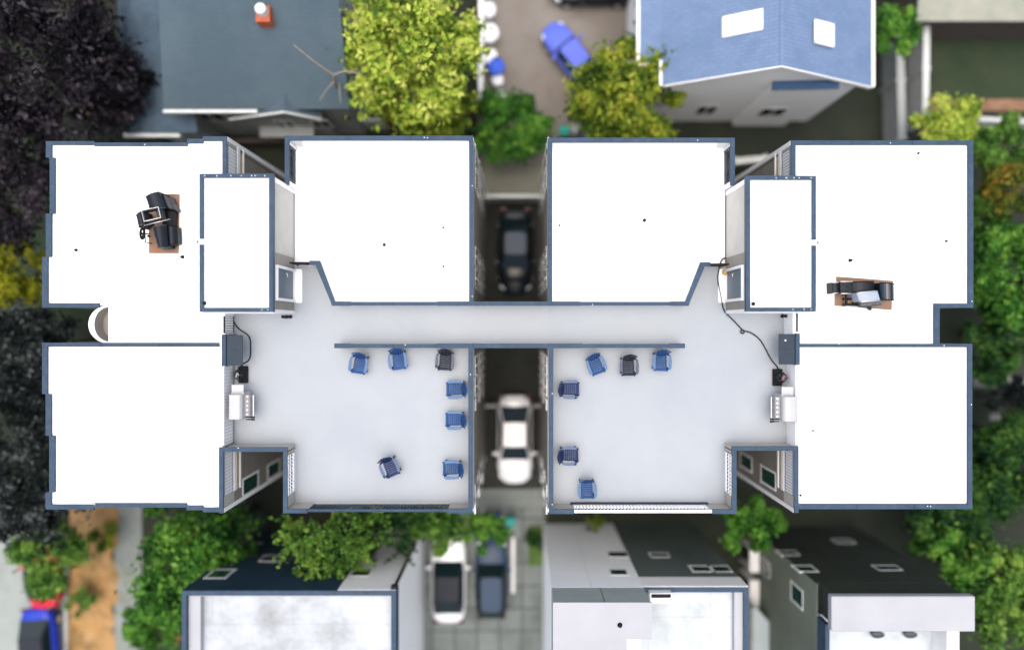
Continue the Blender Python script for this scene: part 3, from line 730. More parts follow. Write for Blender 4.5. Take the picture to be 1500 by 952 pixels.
def reel(u, v, f, lab, accent):
    x, y = W(u, v, ZD + .2); r = root('hose_reel', lab, 'hose reel', (x, y, ZD - .003), 'black hose reels on the decks')
    mb = MB(); mb.box(x - .18, y - .33, ZD, x + .18, y + .33, ZD + .16); mb.build('base', M_RUBBER, r, bevel=.03)
    cx = x - f * .11
    mb = MB()
    for k in range(5):
        rr = .20 - .012 * k; mb.tube([(cx + rr * math.cos(t * .2618), y + rr * math.sin(t * .2618), ZD + .19 + .035 * k) for t in range(24)], .018, 6, closed=True)
    mb.build('coil', M_HOSE, r, smooth=True)
    mb = MB(); mb.lathe((cx, y, ZD + .16), [(.05, 0), (.05, .24), (.09, .25), (.09, .27)], 12)
    for k in range(5):
        t = k * 1.2566; mb.tube([(cx, y, ZD + .41), (cx + .2 * math.cos(t), y + .2 * math.sin(t), ZD + .39)], .012, 6)
    mb.build('drum', M_GREYM, r)
    mb = MB(); mb.tube([(cx - .05, y - .08, ZD + .42), (cx + .02, y + .08, ZD + .43), (cx + .08, y + .02, ZD + .44)], .022, 8); mb.build('nozzle', accent, r, smooth=True)
    return r
reel(354.5, 549, 1, 'black hose reel between the slate counter and grill on the west deck', mat('nozzle grey', (.45, .45, .45), .5))
reel(1140.5, 553, -1, 'black hose reel with pink tipped nozzle by the east grill', mat('nozzle pink', (.5, .08, .12), .5))

def smooth_path(pts, it=2):
    for _ in range(it):
        q = [pts[0]]
        for a, b in zip(pts[:-1], pts[1:]): q += [tuple(.75 * a[i] + .25 * b[i] for i in range(3)), tuple(.25 * a[i] + .75 * b[i] for i in range(3))]
        q.append(pts[-1]); pts = q
    return pts
def hose(px, lab, zz=None):
    pts = [W3(u, v, ZD + (.028 if len(q) == 0 else q[0])) for u, v, *q in px]
    mb = MB(); mb.tube(smooth_path(pts), .026, 8)
    return tag(mb.build('garden_hose', M_HOSE, smooth=True), lab, 'hose')
hose([(338, 462), (340, 468), (349, 482), (362, 489), (367, 497), (367, 510), (367, 522), (363, 530), (354, 533), (353, 541, .12)], 'short dark hose curving round the bar counter on the west deck')
loop = [(1088 + 2.8 * math.cos(t) - .3, 486 + 2.8 * math.sin(t), .03 + .01 * k) for k, t in enumerate([-.6, .6, 1.7, 2.8, 3.9, 5.0, 6.0])]
hose([(1065, 378), (1058, 379), (1055, 386), (1052, 400), (1051.5, 412), (1055, 430), (1058, 446), (1061, 457), (1070, 465), (1080, 475), (1087, 483)] + loop +
     [(1098, 486), (1112, 495), (1121, 510), (1130, 528), (1139, 537), (1141, 545, .14)], 'long dark hose with a loop lying across the east deck')
k = 0
for (u, v, lab) in ((415, 464, 'left one of two small black spotlights below the west bulkhead'), (422, 464, 'right one of two small black spotlights below the west bulkhead'),
                    (1150, 463, 'left one of two small black spotlights below the east bulkhead'), (1156.5, 462.5, 'right one of two small black spotlights below the east bulkhead')):
    x, y = W(u, v, ZD + .3); r = root('spotlight', lab, 'spotlight', (x, y, ZD - .003), 'small spotlights below the stair bulkheads')
    mb = MB(); mb.lathe((x, y, ZD), [(.07, 0), (.07, .015), (.014, .02), (.014, .26)], 12); mb.build('stand', M_BLACK, r)
    mb = MB(); mb.lathe((x, y, ZD + .26), [(.04, 0), (.062, .04), (.066, .1), (.05, .1), (.045, .08)], 14); mb.build('lamp_head', M_BLACK, r)
x, y = W(1062, 399, ZD + .1); mb = MB(); mb.lathe((x, y, ZD), [(.10, 0), (.12, .12), (.10, .2), (.05, .21)], 14)
tag(mb.build('pot', mat('ochre clay', (.5, .3, .08), .6, .1, 4), smooth=True), 'small ochre pot beside the white step of the east bulkhead door', 'pot')

# ------------------------------------------------------------------ equipment heaps on the outer roofs
def plywood(px, lab):
    pts = [W(u, v, ZO + .05) for u, v in px]; x = sum(p[0] for p in pts) / 4; y = sum(p[1] for p in pts) / 4
    r = MB(); r.prism(pts, ZO, ZO + .045, 1, 0); return tag(r.build('plywood_sheet', [M_PLY, M_PLYE]), lab, 'plywood')
plywood([(218, 284.5), (262.5, 284.5), (261, 371), (218, 371)], 'upright rust and grey plywood sheet under black machine parts on west roof')
plywood([(1223.5, 429), (1307, 433), (1306.5, 454), (1223, 448)], 'lower rust coloured plywood sheet under black seats on the east roof')
plywood([(1225.5, 405), (1309, 411.5), (1308, 420), (1226, 414)], 'narrow upper plank behind the black seats on the east roof')

def hood(px, ztop, lab, m, m2=None, curve=.18, name='machine_hood', z0=ZO + .05, lipmat=None, axis=0, rise=0.0):
    """curved hood: px = four corners of its top (pixel), arched across, with upright sides"""
    P4 = [Vector(W3(u, v, ztop)) for u, v in px]; n = 10; mb = MB()
    topv = []
    for k in range(n + 1):
        t = k / n; a = P4[0].lerp(P4[1], t); b = P4[3].lerp(P4[2], t); h = curve * (1 - (2 * t - 1) ** 2) - curve
        topv.append((Vector((a.x, a.y, ztop + h)), Vector((b.x, b.y, ztop + h + rise))))
    for k in range(n):
        a, b = topv[k]; c, d_ = topv[k + 1]
        mb.hexa([(a.x, a.y, z0), (c.x, c.y, z0), (d_.x, d_.y, z0), (b.x, b.y, z0)][::1], [a, c, d_, b])
    r = root(name, lab, 'machine part', (sum(p.x for p in P4) / 4, sum(p.y for p in P4) / 4, z0))
    mb.build('shell', m, r, smooth=False)
    # rolled rim along the two ends
    mb = MB()
    mb.tube([p[0] + Vector((0, 0, .0)) for p in topv], .022, 6); mb.tube([p[1] for p in topv], .022, 6)
    mb.build('rim', m2 or M_GREYM, r, smooth=True)
    return r
hood([(211, 288), (231, 280.5), (240, 304), (217, 306)], ZO + .85, 'rounded black hood at the upper end of the west roof heap', M_VINYL, curve=.12)
r = hood([(233, 281.5), (247, 288), (256, 308), (241, 304)], ZO + .55, 'grey sided black casing behind the upper hood on the west roof', M_GREYM, M_BLACK, curve=.1)
hood([(219, 333), (240, 329), (243, 362), (227, 363)], ZO + .75, 'rounded black hood at the lower end of the west roof heap', M_VINYL, curve=.18)
hood([(240.5, 330), (257, 332), (258, 356), (243, 361)], ZO + .5, 'curved black seat beside the lower hood on the west roof', M_VINYL, M_BLACK, curve=.16)
hood([(239, 308), (254, 309), (253, 331), (237, 329)], ZO + .4, 'flat black box in the middle of the west roof heap', M_BLACK, M_RUBBER, curve=.05)
# open tray with a metal rim
def tray(px, lab):
    z1 = ZO + .95; P4 = [Vector(W3(u, v, z1)) for u, v in px]; c = sum(P4, Vector()) / 4
    r = root('open_tray', lab, 'tray', (c.x, c.y, ZO + .55)); mb = MB()
    q = [p.lerp(c, .14) for p in P4]
    for k in range(4):
        a, b = P4[k], P4[(k + 1) % 4]; a2, b2 = q[k], q[(k + 1) % 4]
        mb.hexa([(a.x, a.y, ZO + .55), (b.x, b.y, ZO + .55), (b2.x, b2.y, ZO + .55), (a2.x, a2.y, ZO + .55)], [a, b, b2, a2])
    mb.build('side', M_GREYM, r)
    mb = MB(); h = [Vector((p.x, p.y, ZO + .56)) for p in q]; m_ = (h[0] + h[1]) / 2; m2 = (h[3] + h[2]) / 2; mb.slab([m_, h[1], h[2], m2], .02); mb.build('tray_floor', M_GREYM, r)
    mb = MB(); mb.tube(P4, .02, 6, closed=True); mb.build('rim', M_STEEL, r)
tray([(207.5, 308.5), (232, 303.5), (235.5, 319), (211, 324.5)], 'open grey tray with bright metal rim on the west roof heap')
hood([(198, 316), (207, 309), (211, 327), (201.5, 333)], ZO + .8, 'small rounded black cover at the left edge of the west roof heap', M_VINYL, curve=.08)
mb = MB(); mb.tube([W3(211, 330.5, ZO + .9), W3(249, 321, ZO + .8)], .02, 6); tag(mb.build('metal_rod', M_STEEL, smooth=True), 'thin bright rod lying across the west roof heap', 'rod')
def handwheel():
    x, y = W(208.5, 342.5, ZO + .6); z = ZO + .6; r = root('handwheel_stand', 'black handwheel on a thin pipe frame at the left of the west roof heap', 'handwheel', (x, y, ZO))
    mb = MB(); mb.tube([(x + .10 * math.cos(t * .314), y + .19 * math.sin(t * .314), z + .05 * math.cos(t * .314)) for t in range(20)], .042, 8, closed=True)
    for k in range(3):
        t = .5 + k * 2.094; mb.tube([(x, y, z), (x + .10 * math.cos(t), y + .19 * math.sin(t), z + .05 * math.cos(t))], .016, 6)
    mb.lathe((x, y, z - .03), [(.04, 0), (.04, .06)], 10); mb.build('wheel', M_BLACK, r, smooth=True)
    mb = MB(); mb.tube([(x, y, z), W3(220, 342.5, ZO + .5)], .022, 6)
    for pts in ([W3(212, 331, ZO + .5), W3(213, 355, ZO + .5), W3(223, 357, ZO + .5)], [W3(212, 331, ZO + .5), W3(221, 331, ZO + .5)], [W3(212, 331, ZO + .5), W3(212, 331, ZO)], [W3(213, 355, ZO + .5), W3(213, 355, ZO)]):
        mb.tube(pts, .02, 6)
    mb.build('pipe_frame', M_BLACK, r)
    mb = MB(); mb.lathe(W3(218, 346, ZO + .5), [(.045, -.05), (.045, .04)], 10); mb.build('valve', M_BLACK, r)
handwheel()
# east roof heap
hood([(1219, 414), (1229.5, 413.5), (1229.5, 429), (1219.5, 430)], ZO + .5, 'small square black headrest at the left end of the east roof heap', M_VINYL, M_STEEL, curve=.05)
hood([(1231, 412.5), (1250, 412.5), (1250, 430), (1232, 430)], ZO + .55, 'scuffed black seat panel second from left in the east roof heap', mat('scuffed vinyl', (.014, .016, .02), .6, .5, 5, spec=.15, stain=((.05, .05, .055), 9, .5, .7, .6)), M_STEEL, curve=.05)
hood([(1250.5, 413), (1283, 412), (1283, 427), (1250.5, 428)], ZO + .6, 'long plain black seat panel in the middle of the east roof heap', M_VINYL, M_BLACK, curve=.12)
hood([(1292, 414), (1313, 415.5), (1313.5, 440), (1293, 438.5)], ZO + .85, 'glossy black rounded hood at the right end of the east roof heap', mat('glossy black', (.008, .016, .026), .15, .2, 3, spec=.5), M_BLACK, curve=.16)
hood([(1256, 429), (1287, 426), (1291, 440), (1261, 442)], ZO + .9, 'pale silver hood lying on the east roof heap', M_SILVER, M_STEEL, curve=.08)
hood([(1262, 442.5), (1291, 440.5), (1292, 446), (1263, 449.5)], ZO + .6, 'grey speckled front plate below the silver hood on the east roof', mat('speckled grey', (.10, .105, .11), .6, .4, 14), M_GREYM, curve=.06)
def engine():
    x, y = W(1249, 439, ZO + .2); r = root('open_machine', 'open black engine frame beside the silver hood on the east roof', 'machine part', (x, y, ZO + .05)); mb = MB()
    for a, b in (((1239, 431), (1239, 446)), ((1239, 446), (1258, 447)), ((1250, 431), (1250, 446)), ((1239, 438), (1258, 438)), ((1258, 431), (1260, 447))):
        p, q = W3(*a, ZO + .3), W3(*b, ZO + .3); mb.tube([p, q], .035, 6); mb.tube([p, (p[0], p[1], ZO + .05)], .03, 6)
    mb.build('frame', M_BLACK, r)
    mb = MB(); xx, yy = W(1254, 441, ZO + .2); mb.box(xx - .13, yy - .14, ZO + .06, xx + .12, yy + .15, ZO + .25); mb.lathe((xx, yy, ZO + .25), [(.08, 0), (.08, .06), (.03, .08)], 12); mb.build('motor', M_GREYM, r, bevel=.015)
    mb = MB(); xx, yy = W(1245, 442, ZO + .2); mb.lathe((xx, yy, ZO + .06), [(.1, 0), (.1, .16), (.05, .18)], 14); mb.build('canister', mat('brass brown', (.16, .11, .05), .5, .2, 6), r)
    mb = MB(); mb.tube([W3(1239, 448, ZO + .25), W3(1258, 449, ZO + .25)], .03, 8); mb.build('silver_bar', M_STEEL, r)
engine()
x, y = W(1273, 452, ZO + .1); mb = MB(); mb.prism([W(1268, 449, ZO + .1), W(1276, 449, ZO + .1), W(1276.5, 454.5, ZO + .1), W(1273, 454.5, ZO + .1)], ZO + .05, ZO + .14)
tag(mb.build('black_wedge', M_VINYL, bevel=.015), 'small black wedge poking out under the speckled front plate', 'machine part')

# ------------------------------------------------------------------ vehicles
def paint(name, c, rough=.25, metal=.0):
    m = mat(name, c, rough, .04, 1.5, metal=metal, spec=.5); b = m.node_tree.nodes['Principled BSDF']; b.inputs['Coat Weight'].default_value = .5 if max(c) > .6 else .06; b.inputs['Specular IOR Level'].default_value = .5 if max(c) > .6 else .18; b.inputs['Coat Roughness'].default_value = .06
    return m
M_CGLASS = mat('car glass', (.006, .014, .016), .08, spec=.35); M_LAMP = mat('headlamp', (.65, .68, .7), .1, spec=.6); M_TAIL = mat('tail lamp', (.09, .004, .006), .2, spec=.2)
def car(label, loc, rz, m, roofm, L=4.7, Wd=1.85, group='cars parked around the buildings', hatch=False, cab=None, trimname='parked_car', Ht=1.45, dark_hood=None):
    r = root(trimname, label, 'car', (0, 0, 0), group)
    h = L / 2; w_ = Wd / 2
    # body: cross sections along y (front = +y)
    st = [(-h, .46, .52, .76), (-h + .10, .76, .36, .90), (-h + .55, .97, .28, .98), (-h * .35, 1.0, .24, .96), (0, 1.0, .24, .95), (h * .35, 1.0, .24, .95), (h - .95, .98, .25, .92), (h - .45, .90, .28, .82), (h - .14, .70, .38, .68), (h, .38, .48, .58)]
    mb = MB(); secs = []
    for y, fw, zb, zt in st:
        a = w_ * fw
        sec = [(-a * .86, zb), (-a, zb + (zt - zb) * .3), (-a * .985, zb + (zt - zb) * .75), (-a * .88, zt), (-a * .45, zt + .045), (0, zt + .06), (a * .45, zt + .045), (a * .88, zt), (a * .985, zb + (zt - zb) * .75), (a, zb + (zt - zb) * .3), (a * .86, zb)]
        secs.append([(x, y, z) for x, z in sec])
    n = 11
    for s_ in secs: mb.v += s_
    for k in range(len(secs) - 1):
        for j in range(n):
            mb.f.append((k * n + j, k * n + (j + 1) % n, (k + 1) * n + (j + 1) % n, (k + 1) * n + j)); mb.mi.append(0)
    mb.f += [tuple(range(n))[::-1], tuple(range((len(secs) - 1) * n, len(secs) * n))]; mb.mi += [0, 0]
    body = mb.build('body', m, r, smooth=True, sub=2)
    # cabin
    rb = -h + (.12 if hatch else .55)
    y0, y1, y2, y3 = rb, rb + (.55 if hatch else .85), h * .10, h - 1.35     # rear glass base, roof rear, roof front, windscreen base
    zb, zr = .97, Ht; wb_, wr_ = w_ * .86, w_ * .66
    def loop(y_, w0, z, k=.8): return [(-w0, y_, z), (w0, y_, z)]
    cb = MB(); cb.hexa([(-wb_, y0, zb - .12), (wb_, y0, zb - .12), (wb_, y3, zb - .12), (-wb_, y3, zb - .12)], [(-wr_, y1, zr - .03), (wr_, y1, zr - .03), (wr_, y2, zr - .03), (-wr_, y2, zr - .03)])
    cb.build('cabin', cab or m, body, bevel=.06, seg=3)
    rf = MB(); pts = []
    for k in range(20):
        t = 2 * math.pi * k / 20; c, s_ = math.cos(t), math.sin(t); e = .35
        pts.append((wr_ * .93 * math.copysign(abs(c) ** e, c), (y1 + y2) / 2 + (y2 - y1) / 2 * 1.06 * math.copysign(abs(s_) ** e, s_)))
    rf.prism(pts, zr - .05, zr + .015); rf.build('roof', roofm or m, r, bevel=.025, seg=3)
    def pane(name, q, mm=M_CGLASS):      # quad set just outside the cabin
        g_ = MB(); nrm = (Vector(q[1]) - Vector(q[0])).cross(Vector(q[3]) - Vector(q[0])).normalized()
        if nrm.z < 0: nrm = -nrm
        c = sum((Vector(p) for p in q), Vector()) / 4
        q = [Vector(p).lerp(c, .07) + nrm * .018 for p in q]
        b = [p - nrm * .03 for p in q]; g_.hexa(b, q); return g_.build(name, mm, r, bevel=.008)
    pane('windscreen', [(-wb_, y3, zb - .0), (wb_, y3, zb), (wr_, y2, zr), (-wr_, y2, zr)])
    pane('rear_window', [(wb_, y0, zb), (-wb_, y0, zb), (-wr_, y1, zr), (wr_, y1, zr)])
    for s_ in (-1, 1):
        pane('side_window', [(s_ * wb_, y0 + .3, zb), (s_ * wb_, y3 - .25, zb), (s_ * wr_, y2 - .03, zr - .03), (s_ * wr_, y1 + .03, zr - .03)])
        mr = MB(); mr.box(s_ * w_ * .93, y3 - .42, .93, s_ * (w_ + .20), y3 - .27, 1.07); mr.build('wing_mirror', m, r, bevel=.04, seg=3)
        hl = MB(); hl.hexa([(s_ * w_ * .58, h - .22, .56), (s_ * w_ * .82, h - .40, .56), (s_ * w_ * .92, h - .55, .66), (s_ * w_ * .66, h - .36, .64)], [(s_ * w_ * .60, h - .20, .70), (s_ * w_ * .86, h - .36, .74), (s_ * w_ * .91, h - .56, .84), (s_ * w_ * .66, h - .38, .80)]); hl.build('headlight', M_LAMP, r, bevel=.01)
        tl = MB(); tl.box(s_ * w_ * .55, -h + .02, .74, s_ * w_ * .84, -h + .16, .88); tl.build('tail_light', M_TAIL, r, bevel=.01)
        for yy in (-h + .85, h - .9):
            wh = MB(); wh.lathe((0, 0, 0), [(.24, -.11), (.31, -.1), (.33, -.05), (.33, .05), (.31, .1), (.24, .11)], 20); wh.xf(Matrix.Translation((s_ * (w_ - .14), yy, .33)) @ Matrix.Rotation(R(90), 4, 'Y'))
            tw = wh.build('wheel', M_RUBBER, r, smooth=False)
            rm = MB(); rm.lathe((0, 0, 0), [(.22, -.02), (.22, .02), (.06, .035)], 14); rm.xf(Matrix.Translation((s_ * (w_ - .04), yy, .33)) @ Matrix.Rotation(R(90 * s_), 4, 'Y')); rm.build('rim', M_STEEL, tw)
    r['_b'] = [0, 0, 0]
    return place(r, loc, R(rz))
P_WHITE = paint('white paint', (.78, .79, .8)); P_BLACK = paint('black paint', (.008, .011, .016), .15); P_BLUE = paint('blue paint', (.012, .035, .36)); P_NAVY = paint('steel navy paint', (.022, .045, .085), .35)
P_RED = paint('red paint', (.5, .012, .04)); P_LBLUE = paint('light blue paint', (.09, .13, .55)); P_GBLACK = mat('panoramic roof', (.016, .02, .028), .4, .1, 1, spec=.15)
def at(u, v, z=.8): return (*W(u, v, z), .012)
car('white sedan parked in the alley under the bridge', at(754, 644), 180, P_WHITE, None, 4.75, 1.9)
car('black sedan in shadow in the alley north of the bridge', at(755, 368), 180, P_BLACK, P_NAVY, 4.6, 1.85)
car('white car with black panoramic roof parked on the pavers', at(657, 847), 0, P_WHITE, P_GBLACK, 4.7, 1.9, cab=P_GBLACK)
car('steel navy car parked on the pavers beside a white one', at(720, 846), 0, P_NAVY, P_NAVY, 4.35, 1.78, hatch=True, cab=P_GBLACK)
car('bright blue car at the edge of the pale road', at(57, 950), 184, P_BLUE, P_GBLACK, 4.4, 1.85, cab=P_GBLACK)
car('red car with black roof half under a tree on the pale road', at(62, 836), 5, P_RED, P_GBLACK, 4.0, 1.75, cab=P_GBLACK)
car('blue hatchback parked slantwise on the brown drive', at(833, 75), 38, P_LBLUE, P_LBLUE, 3.6, 1.6, hatch=True, cab=P_LBLUE)
car('black car crossing the top of the brown drive', at(868, -20), 90, P_BLACK, P_BLACK, 4.5, 1.85)

# ------------------------------------------------------------------ trees and shrubs
def tree(name, label, cat, u, v, zc, rad, m, zt=None, n=3500, leaf=.2, flat=.62, clumps=26, group=None, trunkm=None, seed=0, spiky=False, limbs=7, spread=1.0):
    rg = np.random.default_rng(seed + int(u * 7 + v)); x, y = W(u, v, zc); n = int(n * 1.9); leaf *= .70; clumps = int(clumps * 1.35)
    r = root(name, label, cat, (x, y, 0), group)
    hgt = rad * flat
    # clump centres inside a lumpy ellipsoid
    cs = []; tips = []
    for k in range(clumps):
        t = rg.uniform(0, 2 * math.pi); q = math.sqrt(rg.uniform(.02, 1)) * rad * .86 * rg.uniform(.78, 1.18)
        zz = zc + hgt * (1 - (q / rad) ** 2) * rg.uniform(-.35, .95)
        cs.append((x + q * math.cos(t), y + q * math.sin(t), zz, rad * rg.uniform(.11, .30)))
    cs = np.array(cs)
    per = rg.integers(0, clumps, n); c = cs[per]
    d_ = rg.normal(size=(n, 3)); d_ /= np.linalg.norm(d_, axis=1)[:, None]
    rr = c[:, 3:4] * np.abs(rg.normal(.78, .38, (n, 1)))
    if spiky:
        # needles / long leaves radiating from the clump centres
        ray = rg.normal(size=(clumps * 9, 3)); ray[:, 2] = np.abs(ray[:, 2]) * .5; ray /= np.linalg.norm(ray, axis=1)[:, None]
        idx = rg.integers(0, 9, n) + per * 9
        p = c[:, :3] + ray[idx] * (c[:, 3:4] * 2.0 * rg.uniform(0, 1, (n, 1))) + d_ * .07
    else:
        p = c[:, :3] + d_ * rr * np.array([1, 1, .7])
    nrm = d_ * .7 + rg.normal(size=(n, 3)) * .5 + np.array([0, 0, .55]); nrm /= np.linalg.norm(nrm, axis=1)[:, None]
    a = np.cross(nrm, rg.normal(size=(n, 3))); a /= np.linalg.norm(a, axis=1)[:, None]; b = np.cross(nrm, a)
    sz = leaf * rg.uniform(.4, 1.45, (n, 1)); a *= sz; b *= sz * .6
    vs = np.stack([p - a, p - b * .9 + nrm * sz * .08, p + a, p + b * .9 + nrm * sz * .08], 1).reshape(-1, 3) - np.array([x, y, 0])
    me = bpy.data.meshes.new('crown'); me.from_pydata(vs.tolist(), [], [(4 * k, 4 * k + 1, 4 * k + 2, 4 * k + 3) for k in range(n)]); me.materials.append(m); me.update()
    o = bpy.data.objects.new('crown', me); COL.objects.link(o); o.parent = r; o['_b'] = [x, y, 0]
    mb = MB(); tr = max(.05, rad * .07); top = zc - hgt * .15
    mb.tube([(x, y, -.1), (x + .05, y - .03, top * .4), (x - .04, y + .06, top * .75), (x, y, top)], [tr * 1.3, tr, tr * .8, tr * .6], 9)
    far = cs[np.argsort(-np.hypot(cs[:, 0] - x, cs[:, 1] - y))][:limbs]
    for q in far:
        s0 = top * .72; mid = ((x + q[0]) / 2 + rg.uniform(-.15, .15), (y + q[1]) / 2 + rg.uniform(-.15, .15), (s0 + q[2]) / 2 + .15)
        mb.tube([(x, y, s0), mid, tuple(q[:3])], [tr * .55, tr * .35, tr * .12], 6)
    mb.build('trunk', trunkm or M_TRUNK, r, smooth=True)
    return r
M_TRUNK = mat('bark', (.09, .07, .05), .9, .3, 5, bump=.4, bscale=20); M_PALEBARK = mat('pale bark', (.36, .34, .31), .85, .2, 5)
F_LIME = leafmat('lime leaves', [(.06, .11, .02), (.22, .33, .035), (.40, .49, .07), (.58, .62, .15)])
F_OLIVE = leafmat('olive leaves', [(.03, .06, .01), (.10, .16, .018), (.21, .27, .025), (.36, .36, .05)])
F_GREEN = leafmat('green leaves', [(.010, .038, .008), (.035, .12, .016), (.075, .21, .028), (.17, .33, .05)])
F_DEEP = leafmat('deep green leaves', [(.006, .022, .009), (.016, .055, .014), (.036, .095, .02), (.08, .17, .03)])
F_MID = leafmat('mid green leaves', [(.016, .05, .010), (.055, .14, .024), (.11, .22, .035), (.22, .34, .06)])
F_PURP = leafmat('purple black leaves', [(.004, .004, .005), (.010, .009, .012), (.022, .018, .024), (.07, .06, .07)])
F_DARK = leafmat('blackish leaves', [(.003, .005, .006), (.007, .011, .011), (.014, .02, .019), (.10, .115, .11)])
F_ORANGE = leafmat('autumn leaves', [(.02, .05, .01), (.06, .10, .016), (.15, .14, .02), (.32, .16, .025)])
F_YELLOW = leafmat('yellow green leaves', [(.06, .07, .006), (.14, .16, .01), (.24, .25, .012), (.32, .30, .02)])
GT = 'trees around the apartment blocks'
tree('plum_tree', 'big purple black tree in the upper left corner', 'tree', 62, 95, 6.2, 4.3, F_PURP, n=7000, leaf=.2, clumps=46, group=GT)
tree('plum_tree', 'smaller purple black tree beside the dark grey roof', 'tree', 155, 120, 5, 2.3, F_PURP, n=3500, leaf=.18, clumps=28, group=GT)
tree('plum_tree', 'dark tree close to the upper left corner of the west block', 'tree', 28, 270, 5.5, 2.7, F_PURP, n=3600, leaf=.19, clumps=26, group=GT)
tree('yellow_tree', 'yellow green tree beside the round bay of the west block', 'tree', 24, 408, 4, 1.9, F_YELLOW, n=2600, leaf=.18, group=GT)
tree('dark_tree', 'blackish tree just below the yellow green one at the left edge', 'tree', 42, 505, 5, 2.4, F_DARK, n=3200, leaf=.17, group=GT)
tree('dark_tree', 'blackish tree at the left edge beside the lower west roof', 'tree', 20, 610, 5, 2.6, F_DARK, n=3200, leaf=.17, group=GT)
tree('dark_tree', 'blackish tree off the lower left corner of the west block', 'tree', 52, 722, 5, 2.9, F_DARK, n=3800, leaf=.17, clumps=32, group=GT)
tree('lime_tree', 'large bright lime green tree between the dark roof and brown drive', 'tree', 600, 78, 6.0, 3.35, F_LIME, n=6500, leaf=.21, clumps=44, flat=.8, group=GT, trunkm=M_PALEBARK)
tree('lime_tree', 'shaded lower lime green tree close to the north wall of the west block', 'tree', 625, 165, 4.0, 2.4, F_OLIVE, n=3600, leaf=.2, clumps=28, group=GT, trunkm=M_PALEBARK)
tree('autumn_shrub', 'small orange leaved shrub with pale bare branches', 'shrub', 497, 152, 3.2, .8, F_ORANGE, n=320, leaf=.15, clumps=9, group=GT, trunkm=M_PALEBARK)
tree('laurel_bush', 'glossy green bush at the end of the alley', 'bush', 746, 186, 2.2, 1.95, F_GREEN, n=4200, leaf=.19, clumps=34, flat=.7, group=GT)
tree('olive_tree', 'olive yellow tree between the brown drive and blue roofed house', 'tree', 922, 142, 4.6, 2.85, F_OLIVE, n=5200, leaf=.24, clumps=32, group=GT)
tree('lime_shrub', 'round lime green shrub in the fenced yard', 'shrub', 1383, 184, 3.6, 1.75, F_LIME, n=2600, leaf=.2, clumps=20, group=GT)
tree('garden_tree', 'narrow green tree right of the blue roofed house', 'tree', 1303, 42, 3.5, 1.35, F_GREEN, n=2000, leaf=.2, clumps=16, group=GT)
tree('garden_tree', 'yellow green tree at the right edge beside the upper east roof', 'tree', 1462, 215, 4, 1.5, F_MID, n=1900, leaf=.2, clumps=16, group=GT)
tree('garden_tree', 'orange tinted tree at the right edge of the picture', 'tree', 1480, 278, 4.2, 1.6, F_ORANGE, n=2000, leaf=.2, clumps=16, group=GT)
tree('garden_tree', 'mid green tree right of the upper east roof', 'tree', 1440, 305, 3, 1.4, F_MID, n=1900, leaf=.19, clumps=16, group=GT)
tree('garden_tree', 'large dark green tree right of the notch in the east block', 'tree', 1478, 405, 4.5, 2.5, F_GREEN, n=4200, leaf=.2, clumps=30, group=GT)
tree('garden_tree', 'deep green tree above the pale path', 'tree', 1478, 490, 3.6, 1.9, F_DEEP, n=2600, leaf=.2, clumps=20, group=GT)
tree('garden_tree', 'deep green tree beside the lower east roof', 'tree', 1480, 690, 4, 2.4, F_DEEP, n=3400, leaf=.2, clumps=26, group=GT)
tree('garden_tree', 'deep green tree between the east block and the dark walled house', 'tree', 1385, 765, 3.6, 2.3, F_DEEP, n=3200, leaf=.19, clumps=26, group=GT)
tree('garden_tree', 'deep green tree below the garden path at the right edge', 'tree', 1492, 640, 3.4, 1.7, F_DEEP, n=2200, leaf=.2, clumps=18, group=GT)
tree('garden_tree', 'narrow deep green tree hugging the lower east wall', 'tree', 1442, 655, 3, 1.2, F_DEEP, n=1500, leaf=.2, clumps=14, group=GT)
tree('garden_tree', 'dark tree between the two pale paths on the right', 'tree', 1480, 585, 2.4, 1.1, F_DARK, n=1400, leaf=.2, clumps=12, group=GT)
tree('garden_tree', 'bright tipped green tree beside the dark walled house', 'tree', 1412, 812, 4.6, 1.6, F_GREEN, n=2400, leaf=.18, clumps=16, group=GT)
tree('garden_tree', 'green tree in the lower right corner', 'tree', 1470, 868, 4.8, 2.5, F_MID, n=4200, leaf=.2, clumps=30, group=GT)
tree('garden_tree', 'small bright green tree between two of the south houses', 'tree', 1098, 773, 4.4, 1.45, F_GREEN, n=2200, leaf=.2, clumps=16, group=GT)
tree('garden_tree', 'large fresh green tree below the west block', 'tree', 278, 824, 4.6, 3.05, F_GREEN, n=6500, leaf=.2, clumps=46, group=GT)
tree('garden_tree', 'deep green tree in the shade behind the large fresh green one', 'tree', 325, 775, 4.2, 2.0, F_DEEP, n=3000, leaf=.19, clumps=24, group=GT)
tree('garden_shrub', 'sparse olive shrub on the bark bed below the west block', 'shrub', 150, 785, 1.0, .9, F_OLIVE, n=500, leaf=.14, clumps=14, group=GT)
tree('garden_shrub', 'sparse olive shrub lower on the bark bed near the blue car', 'shrub', 118, 880, .7, .8, F_MID, n=420, leaf=.14, clumps=14, group=GT)
tree('garden_tree', 'lanky green tree at the right edge above the notch of the east block', 'tree', 1458, 350, 3.4, 1.3, F_DEEP, n=1700, leaf=.2, clumps=14, group=GT)
tree('garden_tree', 'shadowy green tree right of the lower east roof by the shaded path', 'tree', 1450, 535, 2.6, 1.2, F_DEEP, n=1500, leaf=.2, clumps=14, group=GT)
tree('garden_tree', 'low green tree over the pavement beside the bark bed', 'tree', 226, 905, 2.6, 1.6, F_GREEN, n=3000, leaf=.19, clumps=24, group=GT)
tree('garden_tree', 'olive green tree overhanging the red car', 'tree', 74, 818, 3.8, 1.95, F_MID, n=3200, leaf=.18, clumps=20, group=GT)
